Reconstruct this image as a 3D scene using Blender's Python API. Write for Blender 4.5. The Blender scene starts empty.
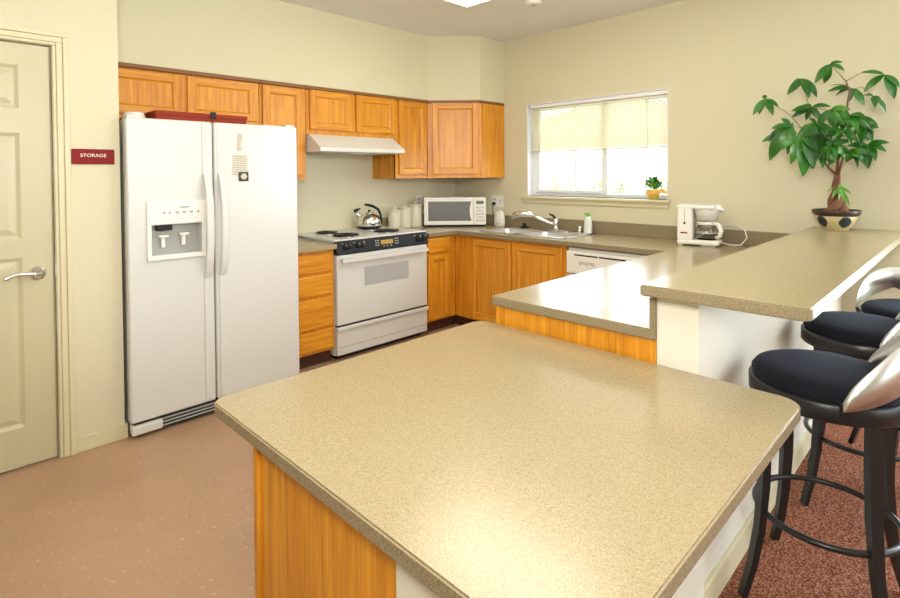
import bpy, bmesh, math, random
from mathutils import Vector, Matrix
random.seed(11)
S = bpy.context.scene
COL = S.collection

# ------------------------------------------------------------------ camera
cam_data = bpy.data.cameras.new('camera')
cam = bpy.data.objects.new('camera', cam_data)
COL.objects.link(cam)
YAW, PITCH, ROLL, FPX = .7872, -.0183, -.0076, 530.38
fwd = Vector((math.cos(PITCH)*math.cos(YAW), math.cos(PITCH)*math.sin(YAW), math.sin(PITCH)))
rgt = Vector((math.sin(YAW), -math.cos(YAW), 0))
upv = rgt.cross(fwd)
r2 = math.cos(ROLL)*rgt + math.sin(ROLL)*upv
u2 = -math.sin(ROLL)*rgt + math.cos(ROLL)*upv
m = Matrix((r2, u2, -fwd)).transposed().to_4x4()
m.translation = (-3.9505, -3.9010, 1.3586)
cam.matrix_world = m
cam_data.sensor_fit = 'HORIZONTAL'; cam_data.sensor_width = 36
cam_data.lens = FPX/900*36
cam_data.shift_x = 0; cam_data.shift_y = -115.52/900
cam_data.clip_start = .02; cam_data.clip_end = 200
S.camera = cam

# ------------------------------------------------------------------ exposure, world, lights
S.view_settings.view_transform = 'Standard'
S.view_settings.look = 'None'
S.view_settings.gamma = 1
S.view_settings.use_curve_mapping = False
S.view_settings.exposure = -0.20
W = bpy.data.worlds.new('daylight'); S.world = W; W.use_nodes = True
bg = W.node_tree.nodes['Background']
bg.inputs[0].default_value = (.80, .89, 1, 1); bg.inputs[1].default_value = 9.5

def area(name, loc, target, sx, sy, power, color):
    d = bpy.data.lights.new(name, 'AREA'); d.shape = 'RECTANGLE'; d.size = sx; d.size_y = sy
    d.energy = power; d.color = color
    o = bpy.data.objects.new(name, d); COL.objects.link(o); o.location = loc
    o.rotation_euler = (Vector(target)-Vector(loc)).to_track_quat('-Z', 'Y').to_euler()
    return o
sun_d = bpy.data.lights.new('sun', 'SUN'); sun_d.energy = 14; sun_d.angle = .01; sun_d.color = (1, .95, .86)
sun = bpy.data.objects.new('sun', sun_d); COL.objects.link(sun)
sun.rotation_euler = Vector((.7, .25, -.65)).to_track_quat('-Z', 'Y').to_euler()
# big dining-room window to the right (on the side wall)
area('dining_window_light', (.14, -5.0, 1.25), (-3, -5.0, 1.15), 2.2, 1.7, 130, (.80, .90, 1))
area('dining_side_light', (-1.8, -7.6, 1.7), (-1.8, -3.0, .7), 2.4, 1.4, 70, (.90, .94, 1))
area('camera_side_fill', (-7.6, -4.2, 1.7), (-2.0, -1.8, 1.0), 3.6, 1.8, 24, (1, .95, .86))  # unseen fill added behind the camera, no window is built there
area('overhead_fill', (-3.4, -2.4, 2.52), (-3.4, -2.4, 0), 1.2, 1.2, 12, (1, .95, .86))  # added overhead fill, no fixture hangs here
area('kitchen_lamp_light', (-1.5, -1.9, 2.52), (-1.5, -1.9, 0), .6, 1.1, 9, (1, .95, .86))
# unseen uplight added beside the camera, brightens the room off the ceiling
area('ceiling_bounce_fill', (-4.0, -4.0, 1.75), (-2.5, -2.5, 2.6), .5, .5, 70, (1, .98, .93))

# ------------------------------------------------------------------ materials
def mat(name, color, rough=.5, metal=0, spec=.5, **kw):
    M = bpy.data.materials.new(name); M.use_nodes = True
    b = M.node_tree.nodes['Principled BSDF']
    b.inputs['Base Color'].default_value = (*color, 1)
    b.inputs['Roughness'].default_value = rough
    b.inputs['Metallic'].default_value = metal
    b.inputs['Specular IOR Level'].default_value = spec
    for k, v in kw.items(): b.inputs[k.replace('_', ' ')].default_value = v
    return M
def N(M, t, **kw):
    n = M.node_tree.nodes.new(t)
    for k, v in kw.items(): setattr(n, k, v)
    return n
def L(M, a, b): M.node_tree.links.new(a, b)
def coords(M, scale=(1, 1, 1), rnd=False):
    tc = N(M, 'ShaderNodeTexCoord'); mp = N(M, 'ShaderNodeMapping')
    mp.inputs['Scale'].default_value = scale
    if rnd:
        oi = N(M, 'ShaderNodeObjectInfo'); ad = N(M, 'ShaderNodeVectorMath', operation='ADD')
        mul = N(M, 'ShaderNodeMath', operation='MULTIPLY'); mul.inputs[1].default_value = 37.
        L(M, oi.outputs['Random'], mul.inputs[0]); L(M, tc.outputs['Object'], ad.inputs[0]); L(M, mul.outputs[0], ad.inputs[1])
        L(M, ad.outputs[0], mp.inputs[0])
    else: L(M, tc.outputs['Object'], mp.inputs[0])
    return mp.outputs[0]
def noise(M, vec, scale, detail=3, rough=.5):
    n = N(M, 'ShaderNodeTexNoise'); n.inputs['Scale'].default_value = scale
    n.inputs['Detail'].default_value = detail; n.inputs['Roughness'].default_value = rough
    L(M, vec, n.inputs['Vector']); return n.outputs['Fac']
def ramp(M, fac, stops, interp='LINEAR'):
    r = N(M, 'ShaderNodeValToRGB'); r.color_ramp.interpolation = interp
    e = r.color_ramp.elements
    while len(e) < len(stops): e.new(.5)
    for i, (p, c) in enumerate(stops): e[i].position = p; e[i].color = (*c, 1)
    L(M, fac, r.inputs[0]); return r.outputs[0]
def bsdf(M): return M.node_tree.nodes['Principled BSDF']
def bump(M, h, strength, dist):
    b = N(M, 'ShaderNodeBump'); b.inputs['Strength'].default_value = strength; b.inputs['Distance'].default_value = dist
    L(M, h, b.inputs['Height']); L(M, b.outputs[0], bsdf(M).inputs['Normal'])
def paint(name, col, tex=True):
    M = mat(name, col, .62, spec=.3)
    if tex:
        v = coords(M); n = noise(M, v, 110, 3, .6); bump(M, n, .45, .004)
    return M
M_wall = paint('cream_wall_paint', (.67, .625, .44))
M_kwall = paint('knee_wall_paint', (.74, .70, .58))
M_ceil = paint('ceiling_paint', (.80, .80, .76))
M_trim = mat('cream_gloss_trim', (.66, .60, .39), .38)
M_door = mat('cream_door_paint', (.55, .50, .32), .35)
M_white = mat('white_enamel', (.66, .66, .62), .24)
M_whitem = mat('white_plastic', (.80, .78, .71), .38)
M_grey = mat('grey_plastic', (.42, .42, .40), .4)
M_black = mat('black_plastic', (.012, .012, .014), .45, spec=.3)
M_blackm = mat('black_metal_paint', (.012, .013, .014), .33)
M_dark = mat('dark_gap', (.012, .010, .009), .7)
M_toe = mat('dark_toe_kick', (.065, .022, .010), .55)
M_steel = mat('brushed_steel', (.74, .73, .70), .36, 1)
M_chrome = mat('chrome', (.80, .80, .80), .08, 1)
M_fabric = mat('black_seat_fabric', (.007, .008, .012), .92, spec=.25)
bsdf(M_fabric).inputs['Sheen Weight'].default_value = .05
bsdf(M_fabric).inputs['Sheen Tint'].default_value = (.5, .6, .9, 1)
bump(M_fabric, noise(M_fabric, coords(M_fabric), 420, 2), .3, .002)
bump(M_steel, noise(M_steel, coords(M_steel, (6, 6, 400)), 8, 2), .06, .001)

def oak(name, vertical=True):
    M = mat(name, (.5, .2, .04), .34, spec=.45)
    sc = (26, 26, 1.3) if vertical else (1.3, 1.3, 26)
    sc2 = (190, 190, 5) if vertical else (5, 5, 190)
    n1 = noise(M, coords(M, sc, True), 1.6, 4, .6)
    n2 = noise(M, coords(M, sc2, True), 1.0, 3, .6)
    c1 = ramp(M, n1, [(.30, (.55, .195, .011)), (.52, (.69, .285, .018)), (.72, (.80, .375, .032))])
    mx = N(M, 'ShaderNodeMix', data_type='RGBA', blend_type='MULTIPLY')
    mx.inputs[0].default_value = .55
    L(M, c1, mx.inputs[6])
    c2 = ramp(M, n2, [(.36, (.62, .50, .38)), (.50, (1, 1, 1)), (1, (1, 1, 1))])
    L(M, c2, mx.inputs[7]); L(M, mx.outputs[2], bsdf(M).inputs['Base Color'])
    bump(M, n2, .10, .001)
    return M
M_oak = oak('oak_vertical_grain'); M_oakh = oak('oak_horizontal_grain', False)
M_oakdark = mat('dark_brown_oak_rail', (.22, .085, .02), .5)  # darker brown strip along the cabinet tops

def laminate():
    M = mat('speckled_tan_laminate', (.4, .32, .2), .215, spec=.6)
    v = coords(M)
    a = noise(M, v, 620, 2, .7); b = noise(M, v, 330, 2, .6)
    ad = N(M, 'ShaderNodeMath', operation='ADD'); L(M, a, ad.inputs[0]); L(M, b, ad.inputs[1])
    hf = N(M, 'ShaderNodeMath', operation='MULTIPLY'); hf.inputs[1].default_value = .5; L(M, ad.outputs[0], hf.inputs[0])
    c = ramp(M, hf.outputs[0], [(.34, (.24, .180, .095)), (.46, (.345, .270, .150)), (.54, (.395, .315, .180)), (.68, (.49, .405, .25))])
    L(M, c, bsdf(M).inputs['Base Color'])
    return M
M_lam = laminate()
def lam_edge():
    M = mat('laminate_edge', (.27, .20, .12), .25)
    c = ramp(M, noise(M, coords(M), 330, 2, .7), [(.35, (.18, .142, .080)), (.65, (.33, .265, .160))])
    L(M, c, bsdf(M).inputs['Base Color']); return M
M_lame = lam_edge()
def vinyl():
    M = mat('vinyl_tile', (.4, .2, .12), .30, spec=.45)
    v = coords(M)
    base = ramp(M, noise(M, v, 3.0, 3), [(.3, (.40, .245, .145)), (.7, (.46, .285, .175))])
    fl = noise(M, coords(M, (55, 130, 1)), 1.0, 2, .5)
    fr = ramp(M, fl, [(.67, (0, 0, 0)), (.70, (1, 1, 1))])
    mx = N(M, 'ShaderNodeMix', data_type='RGBA'); L(M, fr, mx.inputs[0]); L(M, base, mx.inputs[6]); mx.inputs[7].default_value = (.66, .50, .33, 1)
    fl2 = noise(M, coords(M, (90, 60, 1)), 1.0, 2, .5)
    fr2 = ramp(M, fl2, [(.26, (1, 1, 1)), (.30, (0, 0, 0))])
    mx2 = N(M, 'ShaderNodeMix', data_type='RGBA'); L(M, fr2, mx2.inputs[0]); L(M, mx.outputs[2], mx2.inputs[6]); mx2.inputs[7].default_value = (.27, .14, .08, 1)
    bt = N(M, 'ShaderNodeTexBrick'); bt.offset = 0; bt.inputs['Scale'].default_value = 1
    bt.inputs['Brick Width'].default_value = .305; bt.inputs['Row Height'].default_value = .305
    bt.inputs['Mortar Size'].default_value = .0014; bt.inputs['Mortar Smooth'].default_value = 0
    bt.inputs['Color1'].default_value = (1, 1, 1, 1); bt.inputs['Color2'].default_value = (.985, .985, .985, 1); bt.inputs['Mortar'].default_value = (.92, .91, .90, 1)
    L(M, coords(M), bt.inputs['Vector'])
    mx3 = N(M, 'ShaderNodeMix', data_type='RGBA', blend_type='MULTIPLY'); mx3.inputs[0].default_value = 1
    L(M, mx2.outputs[2], mx3.inputs[6]); L(M, bt.outputs['Color'], mx3.inputs[7])
    L(M, mx3.outputs[2], bsdf(M).inputs['Base Color'])
    return M
M_vinyl = vinyl()
def carpet():
    M = mat('red_brown_carpet', (.2, .06, .03), .95, spec=.1)
    v = coords(M); n = noise(M, v, 150, 4, .85)
    c = ramp(M, n, [(.36, (.035, .010, .008)), (.45, (.17, .045, .022)), (.52, (.30, .095, .048)), (.59, (.55, .30, .18)), (.66, (.22, .13, .10))])
    L(M, c, bsdf(M).inputs['Base Color']); bump(M, n, .9, .008); return M
M_carpet = carpet()
M_glass = mat('clear_glass', (1, 1, 1), .0, Transmission_Weight=1.0); bsdf(M_glass).inputs['IOR'].default_value = 1.45
def thin_glass():
    M = bpy.data.materials.new('window_pane_glass'); M.use_nodes = True
    nt = M.node_tree; nt.nodes.clear()
    o = nt.nodes.new('ShaderNodeOutputMaterial'); t = nt.nodes.new('ShaderNodeBsdfTransparent'); g = nt.nodes.new('ShaderNodeBsdfGlossy')
    g.inputs['Roughness'].default_value = .02; mx = nt.nodes.new('ShaderNodeMixShader'); mx.inputs[0].default_value = .06
    nt.links.new(t.outputs[0], mx.inputs[1]); nt.links.new(g.outputs[0], mx.inputs[2]); nt.links.new(mx.outputs[0], o.inputs[0])
    return M
M_pane = thin_glass()
def slatmat():
    M = bpy.data.materials.new('cream_blind_slat'); M.use_nodes = True
    nt = M.node_tree; nt.nodes.clear()
    o = nt.nodes.new('ShaderNodeOutputMaterial'); d = nt.nodes.new('ShaderNodeBsdfDiffuse'); t = nt.nodes.new('ShaderNodeBsdfTranslucent')
    d.inputs[0].default_value = (.74, .69, .54, 1); t.inputs[0].default_value = (.80, .70, .48, 1)
    mx = nt.nodes.new('ShaderNodeMixShader'); mx.inputs[0].default_value = .02
    nt.links.new(d.outputs[0], mx.inputs[1]); nt.links.new(t.outputs[0], mx.inputs[2]); nt.links.new(mx.outputs[0], o.inputs[0])
    return M
M_slat = slatmat()
def leafmat():
    M = mat('glossy_green_leaf', (.03, .16, .015), .32, spec=.5)
    c = ramp(M, noise(M, coords(M), 9, 2), [(.3, (.010, .075, .006)), (.55, (.026, .15, .010)), (.75, (.075, .27, .022))])
    L(M, c, bsdf(M).inputs['Base Color']); return M
M_leaf = leafmat()
M_leafs = mat('young_green_leaf', (.13, .36, .05), .45)
M_stem = mat('green_brown_stem', (.16, .17, .05), .6)
M_trunk = mat('brown_trunk_bark', (.20, .085, .045), .8)
M_soil = mat('dark_soil', (.035, .020, .012), .95)
bump(M_soil, noise(M_soil, coords(M_soil), 160, 2), .8, .006)
M_maroon = mat('maroon_box', (.26, .030, .012), .6, spec=.2)
M_sign = mat('maroon_sign_plastic', (.22, .008, .005), .5, spec=.2)
M_signt = mat('sign_lettering', (.9, .85, .75), .5)
M_paper = mat('white_paper', (.60, .56, .46), .8)
M_ink = mat('grey_ink', (.22, .20, .18), .8)
M_display = mat('amber_display', (.34, .20, .03), .3); bsdf(M_display).inputs['Emission Color'].default_value = (.9, .55, .06, 1); bsdf(M_display).inputs['Emission Strength'].default_value = .15
M_lcd = mat('green_lcd', (.10, .13, .06), .3)
M_oven = mat('oven_window_glass', (.42, .43, .42), .12)
M_mwwin = mat('microwave_window', (.17, .17, .165), .2)
M_cream = mat('cream_ceramic', (.68, .64, .50), .3)
M_soap = mat('white_soap_bottle', (.72, .76, .74), .3)
M_green = mat('green_cap', (.16, .55, .08), .4)
M_foil = mat('yellow_foil', (.75, .58, .10), .3, .3)
M_ribbon = mat('orange_ribbon', (.85, .42, .12), .5)
M_red = mat('red_switch', (.45, .03, .01), .4)
M_lamp = mat('lamp_diffuser', (.9, .88, .8), .4); bsdf(M_lamp).inputs['Emission Color'].default_value = (1, .93, .78, 1); bsdf(M_lamp).inputs['Emission Strength'].default_value = 5
M_dial = mat('burner_coil', (.03, .03, .032), .4, .6)

# ------------------------------------------------------------------ mesh builder
class MB:
    """Collects shapes, links them as ONE mesh object."""
    def __init__(s): s.bm = bmesh.new(); s.mats = []; s.T = Matrix.Identity(4)
    def mi(s, m):
        if m is None: return 0
        if m not in s.mats: s.mats.append(m)
        return s.mats.index(m)
    def _merge(s, b, mt, smooth=False):
        i = s.mi(mt)
        me = bpy.data.meshes.new('t'); b.to_mesh(me); b.free(); me.transform(s.T)
        n0 = len(s.bm.faces); s.bm.from_mesh(me); bpy.data.meshes.remove(me)
        s.bm.faces.ensure_lookup_table()
        for f in s.bm.faces[n0:]: f.material_index = i; f.smooth = smooth
        return s
    def box(s, x0, x1, y0, y1, z0, z1, mt=None, bev=0, seg=2):
        b = bmesh.new(); bmesh.ops.create_cube(b, size=1)
        for v in b.verts: v.co = Vector(((x0+x1)/2+v.co.x*abs(x1-x0), (y0+y1)/2+v.co.y*abs(y1-y0), (z0+z1)/2+v.co.z*abs(z1-z0)))
        if bev: bmesh.ops.bevel(b, geom=b.edges[:], offset=bev, segments=seg, affect='EDGES', profile=.5)
        return s._merge(b, mt)
    def prism(s, pts, z0, z1, mt=None, bev=0, seg=2, edge_mat=None):
        b = bmesh.new(); vs = [b.verts.new((x, y, z0)) for x, y in pts]
        f = b.faces.new(vs); r = bmesh.ops.extrude_face_region(b, geom=[f])
        for v in r['geom']:
            if isinstance(v, bmesh.types.BMVert): v.co.z = z1
        bmesh.ops.recalc_face_normals(b, faces=b.faces[:])
        if bev:
            es = [e for e in b.edges if abs(e.verts[0].co.z-e.verts[1].co.z) < 1e-6]
            bmesh.ops.bevel(b, geom=es, offset=bev, segments=seg, affect='EDGES')
        if edge_mat is None: return s._merge(b, mt)
        i, j = s.mi(mt), s.mi(edge_mat); fl = [abs(f.normal.z) < .5 for f in b.faces]
        n0 = len(s.bm.faces); s._merge(b, mt); s.bm.faces.ensure_lookup_table()
        for k, f in enumerate(s.bm.faces[n0:]): f.material_index = j if fl[k] else i
        return s
    def lathe(s, prof, c=(0, 0, 0), n=32, mt=None, axis='z', smooth=True, sx=1, sy=1):
        b = bmesh.new(); rings = []
        for r, h in prof:
            if r < 1e-6: rings.append([b.verts.new((0, 0, h))])
            else: rings.append([b.verts.new((r*sx*math.cos(2*math.pi*k/n), r*sy*math.sin(2*math.pi*k/n), h)) for k in range(n)])
        for a, d in zip(rings, rings[1:]):
            for k in range(n):
                k2 = (k+1) % n
                if len(a) == 1 and len(d) == 1: continue
                if len(a) == 1: b.faces.new((a[0], d[k2], d[k]))
                elif len(d) == 1: b.faces.new((a[k], a[k2], d[0]))
                else: b.faces.new((a[k], a[k2], d[k2], d[k]))
        if len(rings[0]) > 1 and prof[0] != prof[-1]: b.faces.new(rings[0][::-1])
        if len(rings[-1]) > 1 and prof[0] != prof[-1]: b.faces.new(rings[-1])
        R = {'z': Matrix.Identity(4), 'x': Matrix.Rotation(math.pi/2, 4, 'Y'), 'y': Matrix.Rotation(math.pi/2, 4, 'X')}[axis]
        b.transform(Matrix.Translation(c) @ R)
        bmesh.ops.remove_doubles(b, verts=b.verts[:], dist=1e-6)
        bmesh.ops.recalc_face_normals(b, faces=b.faces[:])
        return s._merge(b, mt, smooth)
    def cyl(s, c, r, h, mt=None, n=24, axis='z', bev=0):
        p = [(0, 0), (r-bev, 0), (r, bev), (r, h-bev), (r-bev, h), (0, h)] if bev else [(0, 0), (r, 0), (r, 0), (r, h), (r, h), (0, h)]
        b0 = len(s.bm.faces); s.lathe(p, c, n, mt, axis, smooth=False); s.bm.faces.ensure_lookup_table()
        for f in s.bm.faces[b0:]: f.smooth = len(f.verts) == 4
        return s
    def tube(s, pts, r, mt=None, n=10, closed=False, sect=None, up=None):
        """sweep a round (or given) section along points; r may be a list"""
        P = [Vector(p) for p in pts]; b = bmesh.new(); rings = []; K = len(P)
        rr = r if isinstance(r, (list, tuple)) else [r]*K
        prev = None
        for i, p in enumerate(P):
            if closed: t = P[(i+1) % K]-P[i-1]
            else: t = P[min(i+1, K-1)]-P[max(i-1, 0)]
            t.normalize()
            if up is not None: a = Vector(up)
            elif prev is not None: a = prev
            else: a = Vector((0, 0, 1)) if abs(t.z) < .9 else Vector((1, 0, 0))
            nx = (a-t*a.dot(t)).normalized(); prev = nx; ny = t.cross(nx)
            if sect: rings.append([b.verts.new(p+nx*u*rr[i]+ny*v*rr[i]) for u, v in sect])
            else: rings.append([b.verts.new(p+nx*math.cos(2*math.pi*k/n)*rr[i]+ny*math.sin(2*math.pi*k/n)*rr[i]) for k in range(n)])
        n = len(rings[0])
        for i in range(K if closed else K-1):
            a, d = rings[i], rings[(i+1) % K]
            for k in range(n): b.faces.new((a[k], a[(k+1) % n], d[(k+1) % n], d[k]))
        if not closed: b.faces.new(rings[0][::-1]); b.faces.new(rings[-1])
        bmesh.ops.recalc_face_normals(b, faces=b.faces[:])
        return s._merge(b, mt, sect is None)
    def ball(s, c, r, mt=None, sx=1, sy=1, sz=1, n=20):
        b = bmesh.new(); bmesh.ops.create_uvsphere(b, u_segments=n, v_segments=n//2, radius=r)
        b.transform(Matrix.Translation(c) @ Matrix.Diagonal((sx, sy, sz, 1)))
        return s._merge(b, mt, True)
    def quad(s, pts, mt=None):
        b = bmesh.new(); b.faces.new([b.verts.new(p) for p in pts]); return s._merge(b, mt)
    def build(s, name, mt=None, parent=None, local=False):
        if mt is not None and not s.mats: s.mats.append(mt)
        me = bpy.data.meshes.new(name)
        if parent is not None and not local:
            off = world_loc(parent)
            for v in s.bm.verts: v.co -= off
        s.bm.to_mesh(me); s.bm.free()
        for q in s.mats: me.materials.append(q)
        o = bpy.data.objects.new(name, me); COL.objects.link(o)
        if parent is not None: o.parent = parent
        return o
def world_loc(o):
    v = Vector((0, 0, 0))
    while o is not None: v = v+o.location; o = o.parent
    return v
def tag(o, label=None, cat=None, group=None, kind=None):
    if label: o['label'] = label
    if cat: o['category'] = cat
    if group: o['group'] = group
    if kind: o['kind'] = kind
    return o
def thing(name, label, cat, loc=(0, 0, 0), rz=0, group=None):
    o = bpy.data.objects.new(name, None); COL.objects.link(o); o.location = loc; o.rotation_euler = (0, 0, rz)
    o.empty_display_size = .05
    return tag(o, label, cat, group)
def single(o, loc):
    """give a one-mesh thing its origin at its base"""
    off = Vector(loc)
    for v in o.data.vertices: v.co -= off
    o.location = off; return o
def struct(name, mb, mt): return tag(mb.build(name, mt), kind='structure')
def cut(o, boxes):
    for bx in boxes:
        c = MB().box(*bx).build('cutter'); c.parent = o.parent; c.location = o.location
        md = o.modifiers.new('b', 'BOOLEAN'); md.object = c; md.operation = 'DIFFERENCE'; md.solver = 'EXACT'
        dg = bpy.context.evaluated_depsgraph_get(); me = bpy.data.meshes.new_from_object(o.evaluated_get(dg))
        o.modifiers.clear(); o.data = me; bpy.data.objects.remove(c)
    return o
def copy_tree(o, parent=None):
    c = o.copy(); COL.objects.link(c)
    if parent: c.parent = parent
    for ch in list(o.children): copy_tree(ch, c)
    return c

def rrect(x0, x1, y0, y1, rs, n=8):
    """rectangle with corner radii rs = (x0y0, x1y0, x1y1, x0y1)"""
    out = []
    for (cx, cy, sx, sy, a0), r in zip(((x0, y0, 1, 1, 180), (x1, y0, -1, 1, 270), (x1, y1, -1, -1, 0), (x0, y1, 1, -1, 90)), rs):
        if r == 0: out.append((cx, cy)); continue
        for k in range(n+1):
            a = math.radians(a0+90*k/n); out.append((cx+sx*r+r*math.cos(a), cy+sy*r+r*math.sin(a)))
    return out
def text_mesh(body, size, ext, mt, name, parent, M, font_scale_x=1.0):
    cu = bpy.data.curves.new('t', 'FONT'); cu.body = body; cu.size = size; cu.extrude = ext; cu.align_x = 'CENTER'; cu.align_y = 'CENTER'
    to = bpy.data.objects.new('t', cu); COL.objects.link(to)
    dg = bpy.context.evaluated_depsgraph_get(); dg.update()
    me = bpy.data.meshes.new_from_object(to.evaluated_get(dg)); bpy.data.objects.remove(to)
    me.transform(Matrix.Diagonal((font_scale_x, 1, 1, 1))); me.transform(M); me.materials.clear(); me.materials.append(mt)
    o = bpy.data.objects.new(name, me); COL.objects.link(o); o.parent = parent; return o

# ================================================================== THE SETTING
ZC = 2.606; DW = -.766; PX = -3.225       # ceiling height, door-wall plane, end of the door wall
struct('floor', MB().box(-9, 0, -3.26, 0, -.05, 0, M_vinyl).box(-9, -3.41, -8, -3.26, -.05, 0, M_vinyl), None)
struct('floor', MB().box(-3.41, 0, -8, -3.26, -.05, 0.004, M_carpet), None)
struct('ceiling', MB().box(-9, .2, -8, .2, ZC, ZC+.1), M_ceil)
struct('wall_back', MB().box(PX-.1, .2, 0, .15, 0, ZC), M_wall)
w = MB()
WY0, WY1, WZ0, WZ1 = -2.246, -.946, 1.150, 1.985
w.box(0, .15, WY1, .0, 0, ZC).box(0, .15, -3.85, WY0, 0, ZC).box(0, .15, -8, -6.15, 0, ZC).box(0, .15, -6.15, -3.85, 0, .32).box(0, .15, -6.15, -3.85, 2.1, ZC).box(0, .15, WY0, WY1, 0, WZ0).box(0, .15, WY0, WY1, WZ1, ZC)
struct('wall_right', w, M_wall)
DX0, DX1, DH = -4.36, -3.500, 1.985
w = MB().box(DX1, PX, DW, -.0, 0, ZC).box(-9, DX0, DW, DW+.14, 0, ZC).box(DX0, DX1, DW, DW+.14, DH, ZC)
struct('wall_left', w, M_wall)
struct('wall_front', MB().box(-9, .2, -8.1, -8, 0, ZC), M_wall)
struct('wall_far_left', MB().box(-9.1, -9, -8, DW+.1, 0, ZC), M_wall)
struct('wall_closet', MB().box(-4.6, -3.5, -.05, 0, 0, ZC), M_wall)
# soffit above the wall cabinets, with the slanted corner
UF = -.349; CC = -.678; ZT = 2.026; ZB = 1.3216
struct('wall_soffit', MB().prism([(PX, 0), (PX, UF+.006), (CC, UF+.006), (UF+.006, CC), (0, CC), (0, 0)], ZT, ZC-.001), M_wall)
# knee walls
KB = -2.311
struct('wall_bar', MB().box(KB, 0, -3.304, -3.176, 0, .978, bev=.004), M_kwall)
struct('wall_island', MB().box(-3.385, KB, -3.322, -3.195, 0, .717), M_kwall)
struct('baseboard_bar', MB().box(-3.385, KB, -3.334, -3.322, 0, .09, bev=.003).box(KB, 0, -3.318, -3.304, 0, .09, bev=.003).box(-3.39, KB, -3.338, -3.330, 0, .075), M_trim)
struct('baseboard_left', MB().box(-3.436, PX+.012, DW-.012, DW, 0, .075, bev=.003).box(PX, PX+.012, DW, -.01, 0, .075, bev=.003), M_trim)
struct('baseboard_right', MB().box(-.014, 0, -8, -3.34, 0, .09, bev=.003), M_trim)
# door with casing
def casing(x0, x1, z0, z1, flip=0):
    b = MB()
    return b
c = MB()
CW = .064
for x0, s in ((DX1, 1), (DX0, -1)):
    for a, d, t in ((0, .014, .010), (.014, .040, .015), (.040, CW, .021)):
        c.box(min(x0+s*a, x0+s*d), max(x0+s*a, x0+s*d), DW-t, DW, 0, DH+a, bev=.003)
for a, d, t in ((0, .014, .010), (.014, .040, .015), (.040, CW, .021)):
    c.box(DX0-d, DX1+d, DW-t, DW, DH+a, DH+d, bev=.003)
# jamb
c.box(DX1-.002, DX1+.0, DW, DW+.13, 0, DH).box(DX0, DX0+.002, DW, DW+.13, 0, DH).box(DX0, DX1, DW, DW+.13, DH-.002, DH)
c.box(DX1-.014, DX1, DW+.045, DW+.13, 0, DH).box(DX0, DX0+.014, DW+.045, DW+.13, 0, DH)
struct('trim_door', c, M_trim)
def raised_panel(b, x0, x1, z0, z1, y):
    """recessed ring with a raised field, facing -y; y is the door face"""
    g, s2 = .016, .030
    P = [(0, 0), (g, .009), (g+.006, .009), (g+s2, .001)]
    for (a, da), (d, dd) in zip(P, P[1:]):
        o = [(x0+a, z0+a), (x1-a, z0+a), (x1-a, z1-a), (x0+a, z1-a)]; i = [(x0+d, z0+d), (x1-d, z0+d), (x1-d, z1-d), (x0+d, z1-d)]
        for k in range(4):
            k2 = (k+1) % 4
            b.quad([(o[k][0], y+da, o[k][1]), (o[k2][0], y+da, o[k2][1]), (i[k2][0], y+dd, i[k2][1]), (i[k][0], y+dd, i[k][1])])
    a = P[-1]; b.quad([(x0+a[0], y+a[1], z0+a[0]), (x1-a[0], y+a[1], z0+a[0]), (x1-a[0], y+a[1], z1-a[0]), (x0+a[0], y+a[1], z1-a[0])])
d = MB(); DL, DR, DY = DX0+.006, -3.511, DW+.006
xs = [DL, DL+.115, DL+.365, DR-.365, DR-.115, DR]
zs = [.012, .195, .985, 1.070, 1.562, 1.675, 1.875, 1.975]
for i in range(5):
    for j in range(7):
        if i in (1, 3) and j in (1, 3, 5): raised_panel(d, xs[i], xs[i+1], zs[j], zs[j+1], DY)
        else: d.quad([(xs[i], DY, zs[j]), (xs[i+1], DY, zs[j]), (xs[i+1], DY, zs[j+1]), (xs[i], DY, zs[j+1])])
d.box(DL, DR, DY+.012, DY+.036, .012, 1.975)
for x0, x1, z0, z1 in ((DL, DL+.001, .012, 1.975), (DR-.001, DR, .012, 1.975), (DL, DR, .012, .013), (DL, DR, 1.974, 1.975)): d.box(x0, x1, DY, DY+.013, z0, z1)
door = struct('door_1', d, M_door)
hx, hz = -3.570, .905
h = MB().lathe([(0, 0), (.034, 0), (.034, .004), (.028, .012), (.014, .018), (.012, .040), (0, .040)], (hx, DY, hz), 28, axis='y')
h.bm.verts.ensure_lookup_table()
h2 = MB().cyl((hx, DY-.0, hz), .034, .005, n=28, axis='y'); h2.bm.free(); h.bm.free()
h = MB()
h.lathe([(0, 0), (.034, 0), (.034, -.004), (.029, -.012), (.014, -.016), (.012, -.045), (0, -.045)][::-1], (0, 0, 0), 28)
h.bm.transform(Matrix.Translation((hx, DY, hz)) @ Matrix.Rotation(-math.pi/2, 4, 'X'))
h.tube([(hx+.004, DY-.045, hz), (hx-.03, DY-.047, hz+.006), (hx-.065, DY-.049, hz+.010), (hx-.10, DY-.050, hz+.004), (hx-.122, DY-.050, hz-.006), (hx-.130, DY-.050, hz-.001)], [.011, .0095, .008, .0075, .008, .006], n=10)
h.build('door_handle', M_chrome, door)
MB().box(DX1-.004, DX1+.004, DW-.004, DW+.03, .885, .945).build('strike_plate', M_steel, door)

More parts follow.
